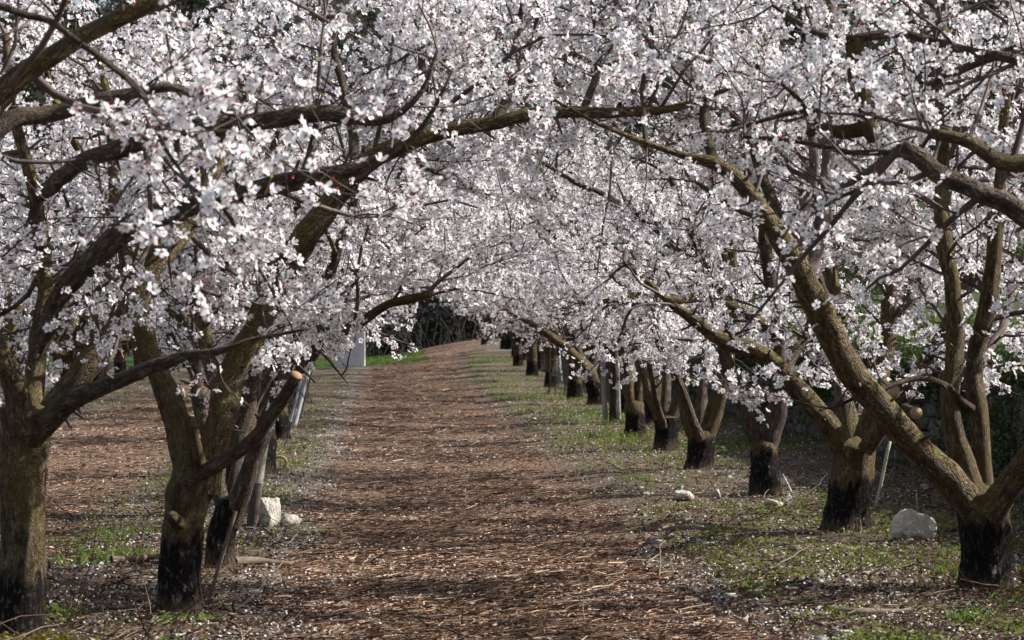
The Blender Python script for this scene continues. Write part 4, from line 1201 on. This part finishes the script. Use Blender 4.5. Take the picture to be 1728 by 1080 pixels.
def build_debris():
    rng = np.random.default_rng(83)
    x, y = in_view(rng, 5200, 12.2, 50)
    m = (~path_mask(x, y) | (rng.random(len(x)) < .15)) & (lat(x, y) < 5.2)
    x, y = x[m], y[m]; n = len(x)
    p0 = np.stack([x, y, gz(x, y) + .012], -1)
    a = rng.uniform(0, 6.28, n)
    d0 = np.stack([np.cos(a), np.sin(a), np.abs(rng.normal(0, .22, n))], -1)
    S = grow_shoots(rng, p0, d0, rng.lognormal(-1.9, .6, n).clip(.05, .7), 6, .16, -.03)
    S[:, :, 2] = np.maximum(S[:, :, 2], gz(S[:, :, 0], S[:, :, 1]) + .004)
    w = rng.uniform(.0018, .005, n)
    V, Q = tube_batch(S, w[:, None] * np.linspace(1, .5, 6)[None], 4, 6)
    f = rng.random((n, 1))
    c = np.where(f < .5, np.array([[.055, .036, .027]]), np.where(f < .8, np.array([[.14, .09, .07]]), np.array([[.30, .24, .18]])))
    tag(link('twig_litter', quads_mesh('twig_litter', V, Q, {'tint': ('FLOAT_COLOR', col_attr(c, 24))}), M_LITTER, smooth=False), 'dry fallen twigs strewn over the verges', kind='stuff')
    # small broken stones half sunk in the soil
    x, y = in_view(rng, 5200, 12.4, 50)
    u = lat(x, y)
    m = (u > 1.6) & (u < 5.2) & (n2(x, y, .8, 91) + rng.normal(size=len(x)) * .14 > .55) | ((u < -.4) & (u > -2.2) & (rng.random(len(x)) < .10))
    x, y = x[m], y[m]; n = len(x)
    s = rng.lognormal(-4.3, .5, n).clip(.006, .035)
    boxes = [((x[i], y[i], gzf(x[i], y[i]) + s[i] * .12), (s[i], s[i] * .8, s[i] * .5)) for i in range(n)]
    tag(link('gravel', box_stones('gravel', boxes, rng, .5), M_OLDSTONE, smooth=False), 'small broken pale stones scattered under the trees', kind='stuff')
build_debris()

def hang_ivy():
    rng = np.random.default_rng(61)
    C, Rd = [], []
    for i in range(520):
        y = 14 + 70 * rng.random() ** 1.6
        g = gzf(row_x(5.2, y), y)
        C.append((row_x(5.22, y), y, g + rng.choice([rng.uniform(.9, 1.5), rng.uniform(.2, 1.4)])))
        Rd.append((.14, rng.uniform(.15, .5), rng.uniform(.1, .4)))
    V, Q, T = leaf_cloud(np.array(C), np.array(Rd), 110, .022, rng, (.02, .035, .012), (.085, .12, .03))
    tag(link('creeper', quads_mesh('creeper', V, Q, {'tint': ('FLOAT_COLOR', T)}), M_GRASSY, smooth=False), 'patchy moss and creeper hanging down the terrace wall', kind='stuff')
hang_ivy()
def darkening_bushes():  # dark clumps added to stand in for the darkness behind the terrace grass
    rng = np.random.default_rng(77)
    C, Rd = [], []
    for i in range(150):
        y = rng.uniform(16, 95); u = rng.uniform(10.5, 17)
        x = u - SLANT * y
        h = rng.uniform(.5, 1.3)
        C.append((x, y, gzf(x, y) + h * .45)); Rd.append((rng.uniform(.5, 1.1), rng.uniform(.5, 1.1), h * .6))
    V, Q, T = leaf_cloud(np.array(C), np.array(Rd), 420, .055, rng, (.016, .022, .012), (.06, .075, .03))
    tag(link('undergrowth', quads_mesh('undergrowth', V, Q, {'tint': ('FLOAT_COLOR', T)}), M_GRASSY, smooth=False), 'dark green bushes added for darkness on the terrace above the stone wall', kind='stuff')
darkening_bushes()

# ------------------------------------------------------------------ stones
def stone(px, py, w, h, seed, label, group='pale stones lying under the trees', tall=1.0, mat_=None, name='stone'):
    d = 1.0 * CAM_H * F / (py - HORIZON)
    p = P(px, py, d)
    p[1] += w * d / F * .3
    W = w * d / F / 2; H = h * d / F
    bm = bmesh.new()
    bmesh.ops.create_icosphere(bm, subdivisions=4, radius=1.0)
    rn = random.Random(seed)
    planes = []
    for _ in range(9):
        v = Vector((rn.gauss(0, 1), rn.gauss(0, 1), rn.gauss(0, 1))).normalized()
        planes.append((v, rn.uniform(.36, .78)))
    off = Vector((seed * 3.1, seed * 1.7, 0))
    for v in bm.verts:
        n = v.co.normalized()
        r = 1.0
        for (q, dd) in planes:
            c = n.dot(q)
            if c > 1e-3: r = min(r, dd / c)
        r *= 1 + .10 * mnoise.noise(n * 2.4 + off) + .07 * mnoise.noise(n * 6 + off) + .045 * mnoise.noise(n * 15 + off)
        v.co = n * r
    zs = [v.co.z for v in bm.verts]; xs = [abs(v.co.x) for v in bm.verts]
    zmin, zmax, xm = min(zs), max(zs), max(xs)
    for v in bm.verts:
        v.co.x *= W / xm; v.co.y *= W / xm * .8
        v.co.z = (v.co.z - zmin) / (zmax - zmin) * H * 1.4 - H * .40
    me = bpy.data.meshes.new(name); bm.to_mesh(me); bm.free()
    o = link(name, me, mat_ or M_STONE, smooth=False)
    o.location = (p[0], p[1], gzf(p[0], p[1]))
    tag(o, label, 'stone', group)
    return o
stone(1546, 926, 80, 54, 1, 'big angular pale boulder lying between the two nearest right-hand trunks', name='boulder')
stone(449, 897, 46, 50, 27, 'upright creamy broken rock at the foot of the weathered post', name='boulder')
stone(487, 894, 40, 22, 33, 'flat pale rock just right of the upright creamy one')
stone(1382, 994, 26, 18, 4, 'small round pale stone alone in front of the second right-hand tree')
stone(1155, 852, 38, 16, 5, 'low flat pale stone at the track edge, left of the third right-hand trunk')
stone(1209, 850, 32, 18, 6, 'grey wedge-shaped stone between the flat stone and the third right-hand trunk')
stone(1148, 833, 22, 14, 7, 'small pale stone just behind the low flat one')
stone(1308, 864, 36, 16, 8, 'slanting grey slab leaning at the foot of the third right-hand trunk')
stone(1325, 855, 30, 14, 9, 'pale stone right of the third right-hand trunk, behind the slanting slab')
stone(1247, 863, 18, 9, 10, 'tiny pale stone left of the slanting slab')
stone(1572, 1008, 34, 14, 12, 'flat whitish stone beside the shadow of the nearest right-hand trunk')
stone(1412, 935, 34, 9, 13, 'flat half-buried slab below the second right-hand trunk')
stone(1640, 815, 26, 10, 14, 'grey stone lying in the shade behind the nearest right-hand tree')
stone(1565, 838, 24, 10, 15, 'grey stone in the shade behind the big boulder')
stone(1498, 880, 20, 8, 16, 'small grey stone between the big boulder and the broad-based trunk')
stone(1110, 862, 14, 7, 17, 'little pale stone by the track edge left of the flat stone')
stone(997, 756, 16, 6, 18, 'small pale stone lying on the verge left of the sixth right-hand trunk')
stone(458, 972, 12, 8, 19, 'small pale stone by the fallen log behind the second left-hand tree')
stone(408, 905, 20, 8, 20, 'flat pale stone left of the weathered post foot')
stone(1205, 1010, 10, 7, 21, 'small white pebble among the weeds right of the track')
stone(1445, 968, 12, 7, 22, 'small white stone on the mossy patch left of the nearest right-hand trunk')
stone(1300, 905, 13, 6, 25, 'small pale stone between the weeds and the second right-hand trunk')

# ------------------------------------------------------------------ stakes, posts, sticks
def gpt(px, py):
    d = CAM_H * F / (py - HORIZON)
    p = P(px, py, d); p[2] = gzf(p[0], p[1])
    return p, d
def stake(name, base_px, top_px, r, mat_, label, cat, group=None, ddep=0.0, k=8, rough=.05, taper=1.0, wob=.004):
    p, d = gpt(*base_px)
    q = P(top_px[0], top_px[1], d + ddep)
    b = p.copy(); b[2] -= .05
    pts = [b - p] + [(b + (q - b) * t) - p for t in (.33, .66, 1.0)]
    me, _, _ = limb_mesh(name, pts, [r, r, r * (1 + taper) / 2, r * taper], k=k, step=.08, rough=rough, seed=int(base_px[0]), wob=wob, cut=True)
    o = link(name, me, [mat_, mat_])
    o.location = p
    tag(o, label, cat, group)
    return o
def two_part_post(base_px, mid_px, top_px, r, label):
    p, d = gpt(*base_px)
    root = empty('support_post', p)
    b = np.array([0, 0, -.06]); m = P(*mid_px, d) - p; t = P(*top_px, d + .1) - p
    me, _, _ = limb_mesh('post_foot', [b, m * .5, m], [r * 1.05, r * 1.05, r * 1.02], k=12, step=.06, rough=.06, seed=3, wob=.004, cut=True)
    link('post_foot', me, [M_POSTDARK, M_POSTDARK], root)
    me, _, _ = limb_mesh('post_shaft', [m * .98, m + (t - m) * .5, t], [r, r * .96, r * .9], k=12, step=.06, rough=.06, seed=4, wob=.006, cut=True)
    link('post_shaft', me, [M_POST, M_POST], root)
    tag(root, label, 'post')
two_part_post((425, 897), (434, 815), (452, 690), .042, 'pale weathered wooden post with dark foot, leaning right beside the creamy rock')
stake('bamboo_cane', (345, 1040), (398, 862), .011, M_STICK, 'grey cane leaning right behind the tarred foot of the second left-hand tree', 'cane')
stake('bamboo_cane', (1476, 868), (1502, 745), .013, M_CANE, 'grey cane leaning right behind the broad-based tree', 'cane')
stake('bamboo_cane', (1345, 846), (1321, 800), .007, M_PLANK, 'thin white rod leaning left beside the third right-hand trunk', 'rod')
stake('dry_stalk', (1549, 882), (1546, 832), .005, M_CANE, 'thin upright dry stalk just behind the big boulder', 'stalk')
stake('dry_stalk', (1216, 812), (1200, 790), .006, M_CANE, 'thin pale stalk leaning against the right of the fourth right-hand trunk', 'stalk')
stake('metal_stake', (494, 730), (521, 622), .035, M_GUARD, 'broad pale grey metal stake leaning right on the left verge', 'stake', 'leaning metal stakes on the left verge', ddep=.4)
stake('metal_stake', (489, 722), (508, 640), .022, M_METAL, 'narrow grey metal stake leaning just left of the broad pale one', 'stake', 'leaning metal stakes on the left verge', ddep=.3)
stake('iron_rod', (505, 716), (530, 610), .014, M_IRON, 'dark iron rod leaning just right of the broad pale stake', 'rod', ddep=.3)
stake('iron_rod', (476, 770), (500, 690), .010, M_IRON, 'thin dark rod leaning in front of the grey metal stakes', 'rod', ddep=.2)
# staked sapling in the right row
p, d = gpt(1036, 716)
root = empty('sapling', p)
me, _, _ = limb_mesh('trunk', [np.array([0, 0, -.04]), np.array([.01, 0, .45]), np.array([0, .02, .95]), np.array([.02, 0, 1.5])], [.075, .07, .06, .045], k=14, step=.06, rough=.08, seed=8)
link('trunk', me, M_LIMB, root)
for a in (0.4, 2.3, 4.4):
    me, lp, lr = limb_mesh('limb', [np.array([.01, 0, 1.35]), np.array([.25 * math.cos(a), .25 * math.sin(a), 1.7]), np.array([.55 * math.cos(a), .55 * math.sin(a), 2.2])], [.03, .024, .012], k=8, step=.08, seed=9)
    link('limb', me, M_LIMB, root)
tag(root, 'young dark-stemmed tree between two grey stakes in the right-hand row', 'sapling')
stake('tree_stake', (1022, 716), (1017, 610), .040, M_POST, 'left one of the two grey stakes flanking the sapling', 'stake', 'grey stakes by the sapling')
stake('tree_stake', (1044, 712), (1041, 612), .040, M_METAL, 'right one of the two grey stakes flanking the sapling', 'stake', 'grey stakes by the sapling')
stake('tree_stake', (858, 590), (848, 545), .075, M_POST, 'pale grey stake beside the last right-hand tree on the crest', 'stake', 'stakes near the far end of the right-hand row')
stake('tree_stake', (868, 594), (862, 552), .09, M_GUARD, 'thick pale tube stake standing behind the white plank', 'stake', 'stakes near the far end of the right-hand row')
stake('tree_stake', (915, 622), (907, 585), .065, M_PLANK, 'whitish stake beside a black trunk halfway down the right-hand row', 'stake', 'stakes near the far end of the right-hand row')
stake('tree_stake', (946, 652), (942, 600), .055, M_GUARD, 'grey stake inside the wire guard', 'stake', 'stakes near the far end of the right-hand row')
# wire guard: ring of thin rods with hoops
p, d = gpt(957, 672)
bmv, bmq, off = [], [], 0
ps, rs = [], []
for j in range(11):
    a = j * 2 * math.pi / 11
    x0, y0 = .34 * math.cos(a), .34 * math.sin(a)
    ps.append([(x0, y0, -.03), (x0 * 1.02, y0, .4), (x0, y0, .8), (x0 * .96, y0, 1.2)])
P3 = np.array(ps)
V, Q = tube_batch(P3, np.full((11, 4), .008), 4, 2)
bmv.append(V); bmq.append(Q); off += len(V)
hoops = []
for z in (.12, .4, .7, 1.0, 1.18):
    a = np.linspace(0, 2 * math.pi, 13)
    hoops.append(np.stack([.34 * np.cos(a), .34 * np.sin(a), np.full(13, z) + .03 * np.sin(a * 2)], -1))
hp = np.array(hoops)
for hh in hp:
    seg = np.stack([hh[:-1], hh[1:]], 1)
    V, Q = tube_batch(seg, np.full((12, 2), .006), 4, 3)
    bmv.append(V); bmq.append(Q + off); off += len(V)
o = link('wire_guard', quads_mesh('wire_guard', np.vstack(bmv), np.vstack(bmq)), M_IRON)
o.location = p
tag(o, 'tall dark wire guard around a trunk in the right-hand row', 'wire guard')
stake('iron_rod', (924, 674), (936, 602), .013, M_IRON, 'dark iron rod leaning right in front of the wire guard', 'rod')
# white plank on the verge
p, d = gpt(845, 606)
bm = bmesh.new()
bmesh.ops.create_cube(bm, size=1.0)
for v in bm.verts:
    v.co.x *= 40 * d / F; v.co.y *= .14; v.co.z *= .07
    v.co.z += .05 * math.sin(v.co.x * 1.3)
bmesh.ops.bevel(bm, geom=bm.edges[:], offset=.012, segments=2, affect='EDGES')
me = bpy.data.meshes.new('plank'); bm.to_mesh(me); bm.free()
o = link('plank', me, M_PLANK, smooth=False)
p, d = P(845, 606, 83), 83
o.location = (p[0], p[1], gzf(p[0], p[1]) + .09); o.rotation_euler = (0, R(2.5), R(-5))
tag(o, 'white plank lying on the right verge near the far end of the track', 'plank')
# pale concrete block at the end of the left row
bx, by = (590 - 864) / F * 79, 79.0
bz = gzf(bx, by)
root = empty('concrete_cabinet', (bx, by, bz))
bm = bmesh.new()
bmesh.ops.create_cube(bm, size=1.0)
for v in bm.verts:
    v.co = Vector((v.co.x * .86, v.co.y * .6, (v.co.z + .5) * 1.35 - .1))
bmesh.ops.bevel(bm, geom=bm.edges[:], offset=.025, segments=2, affect='EDGES')
me = bpy.data.meshes.new('body'); bm.to_mesh(me); bm.free()
link('body', me, M_CONCRETE, root, smooth=False)
bm = bmesh.new()
bmesh.ops.create_cube(bm, size=1.0)
for v in bm.verts:
    v.co = Vector((v.co.x * .96, v.co.y * .7, v.co.z * .08 + 1.29))
bmesh.ops.bevel(bm, geom=bm.edges[:], offset=.015, segments=2, affect='EDGES')
me = bpy.data.meshes.new('lid'); bm.to_mesh(me); bm.free()
link('lid', me, M_CONCRETE, root, smooth=False)
tag(root, 'pale grey concrete block cabinet at the far end of the left verge', 'cabinet')

def stick(pts_px, w, label, mat_=M_STICK, group=None, lift=None, name='fallen_branch', cat='branch', twigs=0):
    """stick lying on the ground through ground pixels"""
    base, d = gpt(*pts_px[0])
    pts = []
    for i, q in enumerate(pts_px):
        p, dd = gpt(*q)
        p[2] += w + (lift[i] if lift else 0)
        pts.append(p - base)
    n = len(pts)
    me, _, _ = limb_mesh(name, pts, list(np.linspace(w, w * .45, n)), k=8, step=.03, rough=.12, seed=int(pts_px[0][0]), wob=.012, cut=True)
    o = link(name, me, [mat_, M_OLDCUT])
    o.location = base
    tag(o, label, cat, group)
    return o
stick([(110, 1052), (180, 1050), (260, 1047), (330, 1047), (400, 1046)], .013, 'long thin branch lying across the foot of the second left-hand tree')
stick([(395, 972), (430, 968), (465, 966), (490, 965)], .03, 'short dark log lying right of the third left-hand trunk', name='fallen_log', cat='log')
stick([(188, 974), (225, 972), (270, 968)], .028, 'mossy grey log lying left of the second left-hand tree', name='fallen_log', cat='log')
stick([(395, 1050), (425, 1030), (455, 1005), (478, 985)], .008, 'dark twiggy stick rising right of the second left-hand trunk foot', lift=[0, .03, .06, .10])
stick([(440, 1040), (465, 1030), (492, 1018)], .010, 'short dark stick right of the twiggy one at the bottom left')
stick([(1117, 925), (1150, 912), (1190, 893), (1250, 882)], .008, 'long curved tan branch arching from the track edge to the right verge', lift=[.13, .10, .08, .02])
stick([(1112, 985), (1116, 955), (1118, 930)], .006, 'upright reddish broken stick at the right edge of the track', lift=[0, .10, .16])
stick([(1298, 985), (1330, 968), (1366, 945)], .007, 'thin reddish shoot lying on the weeds right of the track', lift=[.02, .03, .04])
stick([(1400, 1050), (1440, 1056), (1490, 1052), (1530, 1048)], .022, 'dark knotted branch lying at the bottom right of the track')
stick([(588, 1000), (606, 970), (626, 945)], .008, 'straight pale stick pointing away on the left side of the track', mat_=M_CANE)
stick([(1240, 835), (1265, 842), (1288, 850)], .007, 'thin curved twig in front of the third right-hand trunk', lift=[.08, .04, .02])
stick([(595, 1052), (612, 1049), (632, 1050)], .012, 'short pale splinter of wood on the near left of the track', mat_=M_OLDCUT, name='wood_splinter', cat='splinter')
stick([(720, 787), (735, 768), (741, 752)], .004, 'thin bare twig standing on the left verge beside the track', lift=[0, .06, .12])
# rope hook tied low on the left
p, d = gpt(470, 800)
c = P(472, 780, d) - p
a = np.linspace(-1.4, 3.0, 9)
pts = [np.array([.06 * math.sin(t) * 1.1, 0, .055 * math.cos(t)]) + c for t in a]
pts = [c + np.array([-.12, 0, .05])] + pts[::1]
me, _, _ = limb_mesh('crooked_branch_stub', pts, [.010] + [.014] * 8 + [.011], k=8, step=.02, rough=.1, seed=5, wob=.002)
o = link('hooked_root', me, M_OLDCUT); o.location = p
tag(o, 'curled tan piece of wood hanging low beside the left verge', 'hook')
